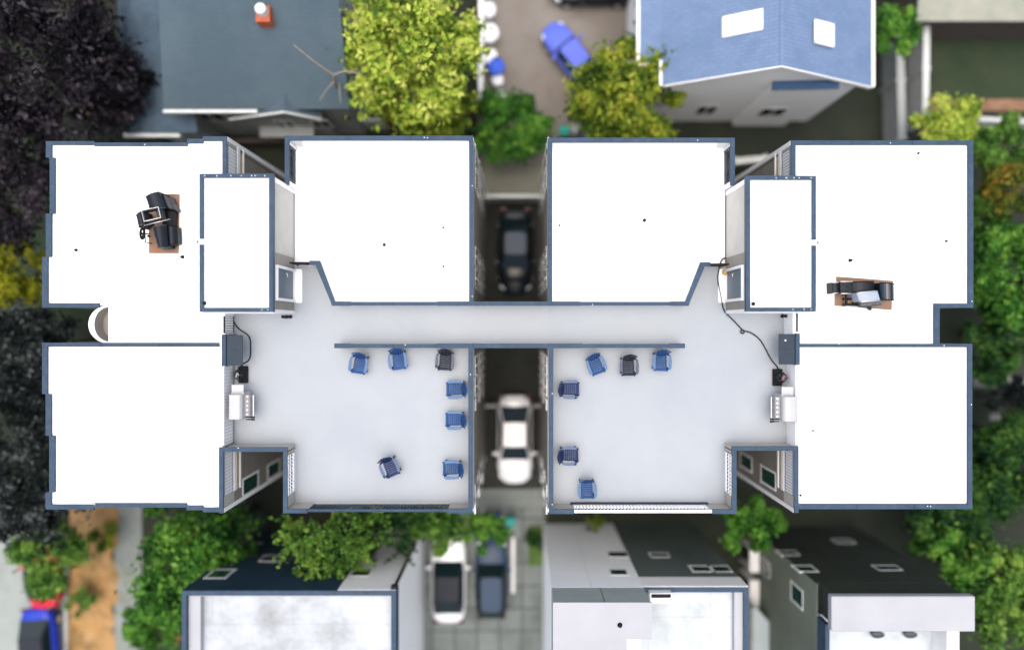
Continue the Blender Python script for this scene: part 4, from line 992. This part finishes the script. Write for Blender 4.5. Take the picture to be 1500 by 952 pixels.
tree('pine_tree', 'spiky bright tipped tree leaning over the navy wall', 'tree', 487, 792, 6.4, 2.3, F_MID, n=4600, leaf=.13, clumps=20, spiky=True, group=GT)
tree('pine_tree', 'dark spiky tree against the south edge of the west block', 'tree', 560, 772, 5, 1.9, F_DEEP, n=3000, leaf=.13, clumps=16, spiky=True, group=GT)
tree('garden_tree', 'green tree just above the white car with black roof', 'tree', 640, 764, 4, 1.55, F_MID, n=2600, leaf=.19, clumps=24, group=GT)
tree('garden_tree', 'dark green tree over the hood of the navy car', 'tree', 712, 778, 3.4, 1.05, F_GREEN, n=1500, leaf=.17, clumps=14, group=GT)
tree('garden_shrub', 'small yellow green shrub beside the white lattice railing', 'shrub', 872, 762, 1.8, .5, F_OLIVE, n=400, leaf=.13, clumps=8, group=GT)
tree('garden_shrub', 'deep green hedge shrub along the strip lawn', 'shrub', 785, 790, .6, .55, F_DEEP, n=600, leaf=.12, clumps=10, group=GT)

# ------------------------------------------------------------------ neighbouring houses
M_SLATE = brick('grey shingles', (.058, .088, .11), (.054, .082, .102), (.044, .068, .086), .34, .16, .008, .5, .9, ((.085, .122, .142), .22, .38, .72, .8))
M_BSHING = brick('light blue shingles', (.14, .205, .325), (.125, .185, .30), (.10, .15, .245), .34, .17, .012, .5, .85, ((.08, .135, .225), .8, .45, .7, .55))
M_SIDING = brick('white lap siding', (.88, .89, .89), (.87, .88, .88), (.62, .63, .63), 30, .2, .008, 0, .6, ((.75, .76, .75), .5, .5, .8, .5), rotx=R(90))
M_GREYWALL = mat('grey siding', (.30, .32, .31), .8, .1, 1.5)
M_GUTTER = mat('pale gutter', (.55, .58, .56), .6, .08, 2)
M_NAVYWALL = mat('navy siding', (.012, .035, .06), .7, .15, .8)
M_DGREEN = mat('dark green grey render', (.10, .125, .115), .85, .12, .6, stain=((.03, .05, .045), .3, .4, .7, .7))
M_BLKWALL = mat('blackish render', (.028, .036, .028), .85, .2, .5)
M_OLIVEWALL = mat('green grey render', (.15, .175, .14), .85, .1, .6)
M_DIRTY = brick('weathered roof membrane', (.42, .45, .48), (.40, .43, .46), (.33, .35, .37), 3.4, 2.4, .016, .5, .6, ((.19, .20, .19), .42, .46, .72, .85))
M_DIRTY2 = brick('marbled roof tiles', (.45, .49, .51), (.42, .465, .49), (.34, .37, .39), 2.6, 2.6, .02, 0, .6, ((.24, .26, .265), .55, .5, .74, .75))
M_NEWROOF = mat('new white roof', (.33, .34, .36), .6, .05, .7)

# dark roofed house, north-west
def slate_house():
    x, y = W(340, 165, 5.5); r = root('gabled_house', 'house with a large dark grey shingle roof and pale porch gable', 'house', (x, y + 4, 0), 'neighbouring houses')
    zE, zR = 5.5, 8.6
    xl, ys = W(240, 160, zE); xr = W(512, 160, zE)[0]; yr = ys + 7.0; yn = yr + 7.0
    mb = MB(); mb.prism([(xl + .4, ys + .35), (xr - .4, ys + .35), (xr - .4, yn - .35), (xl + .4, yn - .35)], 0, zE - .1)
    mb.prism([(xl - 1.9, ys - .2), (xl + .4, ys - .2), (xl + .4, yn), (xl - 1.9, yn)], 0, 3.9)
    mb.build('wall', M_GREYWALL, r)
    rf = MB()
    rf.slab([(xl, ys, zE), (xr, ys, zE), (xr, yr, zR), (xl + 1.2, yr, zR)], .14); rf.slab([(xr, yn, zE), (xl, yn, zE), (xl + 1.2, yr, zR), (xr, yr, zR)], .14)
    rf.slab([(xl, yn, zE), (xl, ys, zE), (xl + 1.2, yr, zR)], .14)
    ro = rf.build('roof', M_SLATE, r)
    wg = MB(); wg.slab([(xl - 2.6, ys - .75, 4.3), (xl + 1.0, ys - .75, 4.3), (xl + 1.0, yr, 6.3), (xl - 1.0, yr + 3, 6.3), (xl - 2.6, yr + 3, 5.0)], .14); wg.build('wing_roof', mat('blue grey shingles', (.055, .085, .115), .9, .15, 2), r)
    gt = MB(); gt.box(xl - .05, ys - .16, zE - .2, xl + 4.3, ys - .02, zE - .02); gt.build('gutter', M_GUTTER, r)
    gt = MB(); gt.box(xl - 2.6, ys - .92, 4.05, xl + .1, ys - .77, 4.22); gt.build('gutter', M_GUTTER, r)
    # porch gable
    A, B, C = W3(338, 166, 4.7), W3(414, 139, 6.0), W3(468, 159, 4.7)
    yg = A[1]; A = (A[0], yg, 4.7); Bx = B[0]; C = (C[0], yg, 4.7); B = (Bx, yg, 5.75)
    mb = MB(); i = 0
    pts = [(A[0] + .2, yg, 0), (C[0] - .2, yg, 0), (C[0] - .2, yg, 4.65), (Bx, yg, 5.65), (A[0] + .2, yg, 4.65)]
    mb.v = pts + [(p[0], p[1] + 2.0, p[2]) for p in pts]; mb.f = [tuple(range(5))[::-1], tuple(range(5, 10))] + [(k, (k + 1) % 5, 5 + (k + 1) % 5, 5 + k) for k in range(5)]; mb.mi = [0] * 7
    pw = mb.build('porch_gable', M_GREYWALL, r)
    mb = MB(); yb = yg + 3.2
    mb.slab([(A[0] - .1, yg - .25, 4.68), (Bx, yg - .25, 5.8), (Bx, yb, 5.8), (A[0] - .1, yb, 4.68)], .1); mb.slab([(Bx, yg - .25, 5.8), (C[0] + .1, yg - .25, 4.68), (C[0] + .1, yb, 4.68), (Bx, yb, 5.8)], .1); mb.build('roof', M_SLATE, pw)
    mb = MB()
    for P0, P1 in (((A[0] - .1, 4.7), (Bx, 5.82)), ((Bx, 5.82), (C[0] + .1, 4.7))):
        mb.hexa([(P0[0], yg - .33, P0[1] - .16), (P1[0], yg - .33, P1[1] - .16), (P1[0], yg - .255, P1[1] - .16), (P0[0], yg - .255, P0[1] - .16)], [(P0[0], yg - .33, P0[1]), (P1[0], yg - .33, P1[1]), (P1[0], yg - .255, P1[1]), (P0[0], yg - .255, P0[1])])
    mb.build('barge_board', M_GUTTER, pw)
    for cx in (-.9, .9):
        window(r, 'y', yg, -1, Bx + cx, 3.0, .9, 1.1)
    mb = MB(); mb.box(A[0] + .6, yg - .55, 2.5, C[0] - .9, yg - .02, 2.62); mb.build('canopy', M_GREYWALL, r)
    window(r, 'y', ys + .35, -1, xl - .1 + 1.3, 3.2, 1.3, 1.2)
    # chimney
    x, y = W(386, 22, 7.4); mb = MB(); mb.box(x - .3, y - .35, 6.2, x + .3, y + .35, 7.5); ch = mb.build('chimney', mat('red brick', (.38, .10, .05), .85, .2, 8), ro)
    mb = MB(); mb.lathe((x, y + .1, 7.5), [(.26, 0), (.24, .3), (.18, .32)], 12); mb.build('chimney_pot', M_GUTTER, ch)
slate_house()
x0, y0 = W(468, 172, 2.2); x1, _ = W(556, 172, 2.2)
fr = root('picket_fence', 'pale picket fence in front of the dark roofed house', 'fence', ((x0 + x1) / 2, y0, 0))
mb = MB()
for k in range(16): xx = x0 + (x1 - x0) * k / 15; mb.box(xx - .05, y0 - .02, .02, xx + .05, y0 + .02, 1.7)
mb.build('pickets', M_GUTTER, fr); mb = MB(); mb.box(x0, y0 + .021, .5, x1, y0 + .07, .6); mb.box(x0 - .05, y0 - .07, 1.7, x1 + .05, y0 + .09, 1.78); mb.build('rail', M_GUTTER, fr)

x, y = W(492, 152, 3); r = root('bare_tree', 'pale forked bare branches over the corner of the dark grey roof', 'tree', (x, y, 0), GT)
M_TWIG = mat('tan twigs', (.22, .20, .17), .85, .2, 5)
def br_(pts, r0, r1, par, nm):
    p = smooth_path([W3(*q) for q in pts]); mb = MB(); mb.tube(p, [.7 * (r0 + (r1 - r0) * k / (len(p) - 1)) for k in range(len(p))], 7); return mb.build(nm, M_TWIG, par, smooth=True)
tk = br_([(497, 178, 0), (497, 165, 2.6), (494, 140, 5), (489, 110, 7)], .13, .10, r, 'trunk')
br_([(489, 110, 7), (470, 98, 7.6), (452, 84, 8.2), (430, 66, 8.6)], .10, .03, tk, 'limb'); br_([(489, 110, 7), (505, 104, 7.4), (525, 108, 7.6)], .08, .03, tk, 'limb')
br_([(491, 118, 6.5), (478, 132, 6.6), (468, 148, 6.6)], .06, .02, tk, 'limb'); br_([(497, 122, 6), (498, 138, 6.2), (499, 152, 6.0)], .06, .03, tk, 'limb')
# blue roofed house, north-east
def blue_house():
    zE, zR = 5.8, 8.2
    xw, ys = W(973, 122, zE); xe = W(1268, 122, zE)[0]; xr, _ = W(1145, 122, zR); yg = ys
    x, y = W(1120, 60, 0); r = root('gabled_house', 'white house with light blue shingle roof and two skylights', 'house', (x, y, 0), 'neighbouring houses')
    yn = ys + 16; ym = W(950, 88, zE)[1]
    mb = MB(); prof = [(xw + .25, 0), (xe - .25, 0), (xe - .25, zE), (xr, zR - .15), (xw + .25, zE)]
    mb.v = [(a, yg, b) for a, b in prof] + [(a, yn, b) for a, b in prof]; mb.f = [tuple(range(5))[::-1], tuple(range(5, 10))] + [(k, (k + 1) % 5, 5 + (k + 1) % 5, 5 + k) for k in range(5)]; mb.mi = [0] * 7
    mb.box(xw - .75, ym + .1, 0, xw + .3, yn, zE - .3)
    mb.build('wall', M_SIDING, r)
    zz = lambda xx: zE + (zR - zE) * (xx - (xw - .1)) / (xr - xw + .1)
    rf = MB(); o = .12
    rf.slab([(xw - .1, yg - o, zE), (xr, yg - o, zR), (xr, yn, zR), (xw - .1, yn, zE)], .13)
    xe2 = xe + .35; rf.slab([(xr, yg - o, zR), (xe2, yg - o, zE - .15), (xe2, yn, zE - .15), (xr, yn, zR)], .13)
    rf.slab([(xw - 1.05, ym, zE - .32), (xw - .1, ym, zE - .005), (xw - .1, yn, zE - .005), (xw - 1.05, yn, zE - .32)], .12)
    ro = rf.build('roof', M_BSHING, r)
    mb = MB(); mb.box(xr - .05, yg - o - .01, zR - .03, xr + .05, yn, zR + .012); mb.build('ridge_cap', M_BSHING, ro)
    mb = MB(); mb.box(xw - .22, yg - o, zE - .16, xw - .102, ym - .02, zE + .03); mb.box(xw - 1.2, ym - .14, zE - .48, xw - .22, ym - .01, zE - .28); mb.box(xw - 1.2, ym, zE - .5, xw - 1.06, yn, zE - .3)
    mb.box(xe2 + .003, yg - o, zE - .33, xe2 + .14, yn, zE - .12)
    mb.build('gutter', M_WHITE, r)
    mb = MB()
    for a, za, b, zb in ((xw - .1, zE, xr, zR), (xr, zR, xe2, zE - .15)):
        yy = yg - o; mb.hexa([(a, yy - .05, za - .2), (b, yy - .05, zb - .2), (b, yy - .004, zb - .2), (a, yy - .004, za - .2)], [(a, yy - .05, za + .02), (b, yy - .05, zb + .02), (b, yy - .004, zb + .02), (a, yy - .004, za + .02)])
    mb.build('barge_board', M_WHITE, r)
    for (u, v, a, b) in ((1086, 36, .75, .46), (1210, 47, .55, .52)):
        x, y = W(u, v, 7.4); sgn = 1 if x < xr else -1
        zc = zR - (zR - zE) * abs(x - xr) / abs((xw if sgn > 0 else xe2) - xr); sl_ = (zR - zE) / abs((xw if sgn > 0 else xe2) - xr) * sgn
        mb = MB(); mb.hexa([(x - a, y - b, zc - sl_ * a - .02), (x + a, y - b, zc + sl_ * a - .02), (x + a, y + b, zc + sl_ * a - .02), (x - a, y + b, zc - sl_ * a - .02)], [(x - a, y - b, zc - sl_ * a + .14), (x + a, y - b, zc + sl_ * a + .14), (x + a, y + b, zc + sl_ * a + .14), (x - a, y + b, zc - sl_ * a + .14)])
        mb.build('skylight', M_WHITE, ro, bevel=.04)
    # two storey bay with its own blue strip of roof
    xa, xb = W(1118, 0, 5.0)[0], W(1212, 0, 5.0)[0]
    mb = MB(); mb.box(xa + .15, yg - .26, 0, xb - .1, yg, 5.9); by = mb.build('bay', M_SIDING, r)
    mb = MB(); mb.slab([(xa + .05, yg - .36, 5.93), (xb, yg - .36, 6.1), (xb, yg - .02, 6.3), (xa + .05, yg - .02, 6.1)], .06); mb.build('roof', mat('deep blue shingles', (.03, .07, .14), .8, .1, 3), by)
    window(r, 'y', yg - .26, -1, (xa + xb) / 2 - .1, 2.4, 1.3, 1.2); window(r, 'y', yg, -1, xa - 1.8, 1.9, 1.0, 1.3)
    for k in range(3): window(r, 'x', xw - .75, -1, ym + 2 + k * 2.2, 3.2, .9, 1.3)
blue_house()

def block_window(r, yplane, u, v, z, w_, h_, gm=None):
    x = W(u, v, z)[0]; return window(r, 'y', yplane, 1, x, z, w_, h_, gm, 0)
# south-west white roofed house
def south_west():
    z = 8.5; x0, yN = W(266, 865, z); x1 = W(580, 865, z)[0]; xs = W(494, 865, z)[0]; yS = yN - 9
    r = root('flat_roofed_house', 'flat roofed house with navy north wall and white corner panel', 'house', ((x0 + x1) / 2, yN - 4, 0), 'neighbouring houses')
    mb = MB(); mb.box(x0 + .03, yS, 0, x1 - .03, yN - .03, z - .6); mb.build('wall', M_WHITE, r)
    mb = MB(); mb.box(x0 + .02, yN - .03, 0, xs, yN + .01, z - .07); mb.build('navy_cladding', M_NAVYWALL, r)
    mb = MB(); mb.box(xs + .002, yN - .03, 0, x1 - .01, yN + .02, z - .07); mb.box(x1 - .03, yS, 0, x1 - .005, yN - .04, z - .07); mb.build('white_cladding', M_SIDING, r)
    c = .2; mb = MB(); mb.box(x0, yN - c, z - .7, x1, yN, z); mb.box(x0, yS, z - .7, x0 + c, yN - c, z); mb.box(x1 - c, yS, z - .7, x1, yN - c, z); mb.build('parapet_cap', M_CAP, r)
    mb = MB(); mb.box(x0 + c, yS, z - .65, x0 + c + .5, yN - c, z - .2); mb.box(x0 + c + .5, yN - c - .06, z - .65, x1 - c, yN - c, z - .08); mb.box(x1 - c - .06, yS, z - .65, x1 - c, yN - c - .06, z - .08); mb.build('parapet_upturn', M_NEWROOF, r)
    mb = MB(); mb.box(x0 + c + .5, yS, z - .75, x1 - c - .06, yN - c - .06, z - .5); mb.build('roof', M_DIRTY, r)
    mb = MB(); mb.tube([(x1 - .1, yN + .08, z - .1), (x1 - .1, yN + .08, .1)], .06, 8); mb.box(x1 - .22, yN + .02, z - .3, x1 + .02, yN + .18, z - .06); mb.build('downspout', M_BLACK, r)
    block_window(r, yN + .02, 529, 840, 6.5, .85, .75, M_GLASS)
    block_window(r, yN + .01, 322, 838, 6.6, 1.0, 1.1, M_GLASSG); block_window(r, yN + .01, 398, 806, 4.6, 1.0, .8, M_GLASS); block_window(r, yN + .01, 366, 806, 2.6, 1.0, .8, M_GLASS)
south_west()
def south_mid():
    z = 9.0; x0, yN = W(808, 860, z); x1 = W(1097, 860, z)[0]; xs = W(943, 860, z)[0]; yS = yN - 9; z2 = 10.6
    r = root('flat_roofed_house', 'white flat roofed house with a taller white block and marbled terrace', 'house', ((x0 + x1) / 2, yN - 4, 0), 'neighbouring houses')
    mb = MB(); mb.box(x0 + .03, yS, 0, x1 - .03, yN - .03, z - .5); mb.build('wall', M_WHITE, r)
    mb = MB(); mb.box(x0 + .02, yN - .03, 0, xs, yN + .01, z - .003); mb.box(x0, yS, 0, x0 + .03, yN - .04, z - .01); mb.build('white_cladding', mat('pale blue white render', (.86, .90, .92), .6, .03, .6), r)
    for k in (1.0, 2.1): 
        pass
    mb = MB(); mb.box(xs + .002, yN - .03, 0, x1 - .02, yN + .005, 7.9); mb.build('dark_cladding', M_DGREEN, r)
    mb = MB(); mb.box(xs + .002, yN - .03, 7.902, x1 - .01, yN + .03, z - .06); mb.build('fascia', M_WHITE, r)
    c = .2; mb = MB(); mb.box(xs, yN - c, z - .6, x1, yN, z); mb.box(x1 - c, yS, z - .6, x1, yN - c, z); mb.build('parapet_cap', M_CAP, r)
    mb = MB(); mb.box(x1 - c - .35, yS, z - .6, x1 - c - .002, yN - c, z - .15); mb.build('parapet_upturn', M_NEWROOF, r)
    mb = MB(); mb.box(xs, yS, z - .7, x1 - c - .35, yN - c, z - .45); mb.build('terrace', M_DIRTY2, r)
    # taller block
    yk = W(0, 936, z2)[1]; xk = W(917, 0, z2)[0]; xt = xs - .01
    mb = MB(); mb.prism([(x0, yN), (xt, yN), (xt, yk), (xk, yk), (xk, yS), (x0, yS)], z - .002, z2 - .06)
    tb = mb.build('upper_storey', mat('sage grey render', (.30, .34, .32), .85, .06, .8), r)
    mb = MB(); mb.prism([(x0 - .03, yN + .03), (xt + .03, yN + .03), (xt + .03, yk), (xk + .03, yk), (xk + .03, yS), (x0 - .03, yS)], z2 - .06, z2); mb.build('roof', M_NEWROOF, tb)
    mb = MB(); xm = (x0 + xt) / 2 + .1; mb.box(xm - .012, yN, z, xm + .012, yN + .006, z2 - .07); mb.build('panel_joint', M_BLACK, tb)
    x, y = W(908, 915, z2); mb = MB(); mb.lathe((x, y, z2 - .01), [(.12, 0), (.055, .04), (.055, .14), (.045, .14)], 14); mb.build('vent_pipe', M_BLACK, tb)
    mb = MB(); mb.box(xm - .35, yN + .01, 0, xm - .335, yN + .013, z); mb.build('panel_joint', M_GUTTER, r)
    mb = MB(); x, y = W(870, 778, 3.5); mb.lathe((0, 0, 0), [(.1, 0), (.1, .2)], 12); mb.xf(Matrix.Translation((x, yN + .01, 1.2)) @ Matrix.Rotation(R(-90), 4, 'X')); mb.build('wall_vent', M_BLACK, r)
    block_window(r, yN + .01, 906, 833, 7.3, .85, .75, M_GLASSG); block_window(r, yN + .01, 905, 805, 5.0, .95, .75, M_GLASS)
    block_window(r, yN + .005, 1028, 829, 6.9, 1.0, .75, M_GLASSG); block_window(r, yN + .005, 1055, 829, 6.9, .9, .75, M_GLASS); block_window(r, yN + .005, 966, 808, 5.1, .9, .55, M_GLASS)
south_mid()
x, y = W(968, 875, 9.3); r = root('air_conditioner', 'white air conditioner box with dark top grille on the marbled terrace', 'air conditioner', (x, y, 8.55))
mb = MB(); mb.box(x - .45, y - .2, 8.55, x + .45, y + .2, 9.35); mb.build('casing', M_WHITE, r, bevel=.02)
mb = MB(); mb.box(x - .4, y + .02, 9.352, x + .4, y + .17, 9.375); mb.build('grille', M_BLACK, r)
mb = MB(); mb.box(x - .4, y - .16, 9.352, x + .4, y - .03, 9.37); mb.build('top_panel', M_GUTTER, r)
def south_east():
    z = 9.6; x0, yN = W(1218, 873, z); x1 = W(1429, 873, z)[0]; yA = W(0, 925, z)[1]; yS = yN - 8; zt = 8.2
    r = root('flat_roofed_house', 'dark walled house with a thick white roof slab and terrace', 'house', ((x0 + x1) / 2, yN - 4, 0), 'neighbouring houses')
    mb = MB(); mb.box(x0 + .05, yS, 0, x1 - .05, yN - .04, zt - .2); mb.box(x0 + .25, yA + .1, zt - .2, x1 - .25, yN - .05, z - .35); mb.build('wall', M_BLKWALL, r)
    mb = MB(); mb.box(x0 + .02, yS, 0, x0 + .05, yN - .04, zt + .02); mb.build('west_cladding', M_OLIVEWALL, r)
    mb = MB(); mb.box(x0, yA, z - .35, x1, yN, z); mb.build('roof_slab', M_NEWROOF, r, bevel=.06, seg=3)
    mb = MB(); mb.box(x0 + .06, yS, zt - .25, x1 - .06, yA + .09, zt); mb.build('terrace', M_DIRTY2, r)
    xp = W(1391, 0, 9)[0]; mb = MB(); mb.box(xp - .25, yA - 2, zt, xp + .25, yA + .05, z - .36); mb.build('pier', M_WHITE, r, bevel=.02)
    mb = MB(); mb.box(x0 + .03, yS, zt, x0 + .2, yA + .05, zt + .8); mb.build('parapet', M_CAP, r)
    block_window(r, yN - .04, 1180, 826, 6.4, .9, .8, M_GLASSG); block_window(r, yN - .04, 1300, 824, 6.3, 1.1, .6, M_GLASS); block_window(r, yN - .04, 1155, 801, 4.3, .9, .6, M_GLASS); block_window(r, yN - .04, 1236, 778, 2.5, 1., .6, M_GLASS)
    window(r, 'x', x0 + .02, -1, W(0, 882, 7)[1], 6.2, .9, 1.3, M_GLASSG, 0); window(r, 'x', x0 + .02, -1, W(0, 845, 4)[1] - .1, 2.4, .8, 1.0, M_GLASS, 0)
south_east()
M_PLANT = mat('slate planter', (.07, .09, .10), .7, .1, 3)
for (u, v, lab) in ((1286, 926, 'oval dark planter nearer the left on the terrace below the white slab'), (1334, 926, 'oval dark planter nearer the white pier on the terrace')):
    x, y = W(u, v, 8.4); mb = MB(); mb.lathe((0, 0, 0), [(.14, 0), (.18, .2), (.15, .2), (.14, .14)], 18); mb.xf(Matrix.Translation((x, y - .1, 8.2)) @ Matrix.Diagonal((1.6, .8, 1, 1)))
    tag(mb.build('planter', M_PLANT, smooth=True), lab, 'planter', 'planters on the terrace')

# lean-to and fences beside the south-east house
z = 2.8; pts = [W3(1104, 889, z), W3(1108, 889, z), W3(1190, 985, z), W3(1190, 1200, z), W3(1104, 1200, z)]
r = root('lean_to_shed', 'lean-to with pale sheet metal roof beside the dark walled house', 'shed', (pts[0][0] + .8, pts[0][1] - 2, 0))
mb = MB(); mb.slab(pts, .08); mb.build('roof', mat('pale sheet metal', (.38, .44, .45), .55, .08, .8), r)
mb = MB(); mb.prism([(a * .99 + .005, b - .1) for a, b, _ in pts], 0, z - .09); mb.build('wall', M_GREYWALL, r)
for (u, v0, v1, lab) in ((1105.5, 803, 838, 'white gate panel nearer the east block between two south houses'), (1105.5, 850, 889, 'white gate panel touching the pale lean-to roof')):
    xa, ya = W(u - 7, v0, 1.8); xb, yb = W(u + 7, v1, 1.8); r = root('white_gate', lab, 'gate', ((xa + xb) / 2, (ya + yb) / 2, 0), 'white panels between the south houses')
    mb = MB(); mb.box(xa, yb, 1.7, xb, ya, 1.8); mb.build('top_board', M_WHITE, r, bevel=.01)
    for yy in (ya - .06, yb + .06): mb = MB(); mb.box(xa + .05, yy - .05, 0, xb - .05, yy + .05, 1.7); mb.build('post', M_WHITE, r)

# fences and gates around the gap
def wallfence(name, lab, cat, a, b, h_, t, m, posts=0, group=None):
    x0, y0 = W(*a, h_); x1, y1 = W(*b, h_); r = root(name, lab, cat, ((x0 + x1) / 2, (y0 + y1) / 2, 0), group)
    d_ = Vector((x1 - x0, y1 - y0, 0)); L = d_.length; d_.normalize(); nn = Vector((-d_.y, d_.x, 0)); p0 = Vector((x0, y0, 0))
    def seg(mb, s0, s1, za, zb, tt):
        q = [p0 + d_ * s0 - nn * tt, p0 + d_ * s1 - nn * tt, p0 + d_ * s1 + nn * tt, p0 + d_ * s0 + nn * tt]; mb.hexa([(c.x, c.y, za) for c in q], [(c.x, c.y, zb) for c in q])
    mb = MB(); n = max(2, int(L / .16))
    for k in range(n): seg(mb, L * k / n, L * (k + .9) / n, .05, h_ - .06, t / 2)
    mb.build('boards', m, r)
    mb = MB(); seg(mb, 0, L, h_ - .055, h_, t); mb.build('top_rail', m, r)
    k = max(1, int(L / 2.4))
    for q in range(k + 1):
        mb = MB(); s0 = min(max(0, L * q / k - .06), L - .12); seg(mb, s0, s0 + .12, 0, h_ + .03, t * 1.3); mb.build('post', m, r)
    return r
M_PALEW = mat('pale painted wood', (.5, .52, .50), .75, .1, 2); M_DWOOD = mat('dark wood', (.07, .055, .045), .85, .2, 3)
wallfence('alley_gate', 'whitish gate across the north end of the alley', 'gate', (711, 287), (792, 287), 1.6, .09, M_PALEW)
wallfence('alley_gate', 'short pale gate leaf left of the white sedan', 'gate', (710.5, 595), (727, 595), 1.3, .04, M_PALEW)
wallfence('alley_gate', 'short pale gate leaf right of the white sedan', 'gate', (781, 595), (792, 595), 1.3, .04, M_PALEW)
wallfence('board_fence', 'white board fence along the left side of the brown drive', 'fence', (705, -60), (704, 156), 1.6, .12, M_WHITE)
wallfence('board_fence', 'grey garden fence between the blue roofed house and the yard', 'fence', (1318, 30), (1322, 205), 1.7, .2, M_GREYWALL)
wallfence('board_fence', 'pale fence along the left side of the dark yard', 'fence', (1358, 20), (1356, 180), 1.7, .16, M_PALEW)
wallfence('board_fence', 'curved pale wall section behind the upper right courtyard', 'fence', (1076, 236), (1125, 232), 1.4, .16, M_PALEW)
wallfence('board_fence', 'pale rail between the blocks leading to the east bulkhead', 'fence', (1125, 228), (1092, 266), 1.2, .12, M_PALEW)
wallfence('board_fence', 'grey boundary wall at the end of the marked courtyard', 'fence', (1430, 174), (1560, 180), 1.3, .1, M_PALEW)
wallfence('board_fence', 'dark wood fence behind the west block', 'fence', (335, 206), (420, 206), 1.5, .08, M_DWOOD)
# shed roof top right
x0, y0 = W(1347, 28, 3); x1, y1 = W(1600, -120, 3); r = root('garden_shed', 'long shed with mossy grey roof above the dark yard', 'shed', ((x0 + x1) / 2, (y0 + y1) / 2, 0))
mb = MB(); mb.box(x0 + .2, y0 + .2, 0, x1, y1, 2.7); mb.build('wall', M_DWOOD, r)
mb = MB(); mb.slab([(x0, y0, 2.75), (x1, y0, 2.75), (x1, y1, 3.6), (x0, y1, 3.6)], .1); mb.build('roof', mat('mossy grey roof', (.22, .24, .19), .9, scale=1.2, col2=(.30, .29, .24), detail=8), r)

# bins, barrels and loose things
def bin_(u, v, z, lab, m, r_=.3, h_=.9):
    x, y = W(u, v, h_); r = root('bin', lab, 'bin', (x, y, z), 'bins and barrels around the blocks')
    mb = MB(); mb.lathe((x, y, z), [(r_ * .8, 0), (r_, h_ * .9), (r_ * .9, h_ * .9)], 16); mb.build('body', m, r, smooth=False)
    mb = MB(); mb.lathe((x, y, z + h_ * .9), [(r_ * 1.06, 0), (r_ * 1.06, .05), (r_ * .7, .1)], 16); mb.build('lid', m, r)
    mb = MB(); mb.box(x - r_ * .4, y + r_ * 1.0, z + h_ * .9, x + r_ * .4, y + r_ * 1.18, z + h_ * .97); mb.build('handle', M_BLACK, r)
B_BLUE = mat('blue bin plastic', (.02, .08, .5), .5); B_TEAL = mat('teal bin plastic', (.02, .32, .27), .5); B_GREY = mat('grey bin plastic', (.3, .33, .34), .5); B_WHITE = mat('white bucket', (.7, .72, .74), .5)
bin_(727, 97, .012, 'blue barrel beside the white board fence', B_BLUE, .42, .95)
bin_(729, 117, .012, 'pale round bucket just below the blue barrel', B_WHITE, .3, .6)
bin_(733, 138, .012, 'smaller pale bucket near the glossy bush', B_WHITE, .22, .5)
bin_(716, 48, .012, 'white round planter tub by the board fence', B_WHITE, .5, .7)
bin_(714, 14, .012, 'white tub by the fence at the top of the picture', B_WHITE, .42, .7)
bin_(717, 82, .012, 'white tub just above the blue barrel', B_WHITE, .4, .7)
bin_(827, 191, .012, 'teal bin at the lower end of the brown drive', B_TEAL, .26, .9)
bin_(843, 189, .012, 'grey bin between the teal and blue bins', B_GREY, .26, .9)
bin_(861, 193, .012, 'blue bin under the olive yellow tree', B_BLUE, .3, .9)
bin_(728, 763, .012, 'blue bin on the pavers near the navy car', B_BLUE, .27, .9)
bin_(748, 765, .012, 'teal bin on the pavers near the strip lawn', B_TEAL, .25, .9)
bin_(42, 808, .012, 'mint green bin beside the pale road', mat('mint plastic', (.2, .55, .42), .5), .32, .9)
bin_(259, 932, .03, 'red barrel beside the wall of the navy walled house', mat('red plastic', (.32, .06, .04), .5), .24, .9)
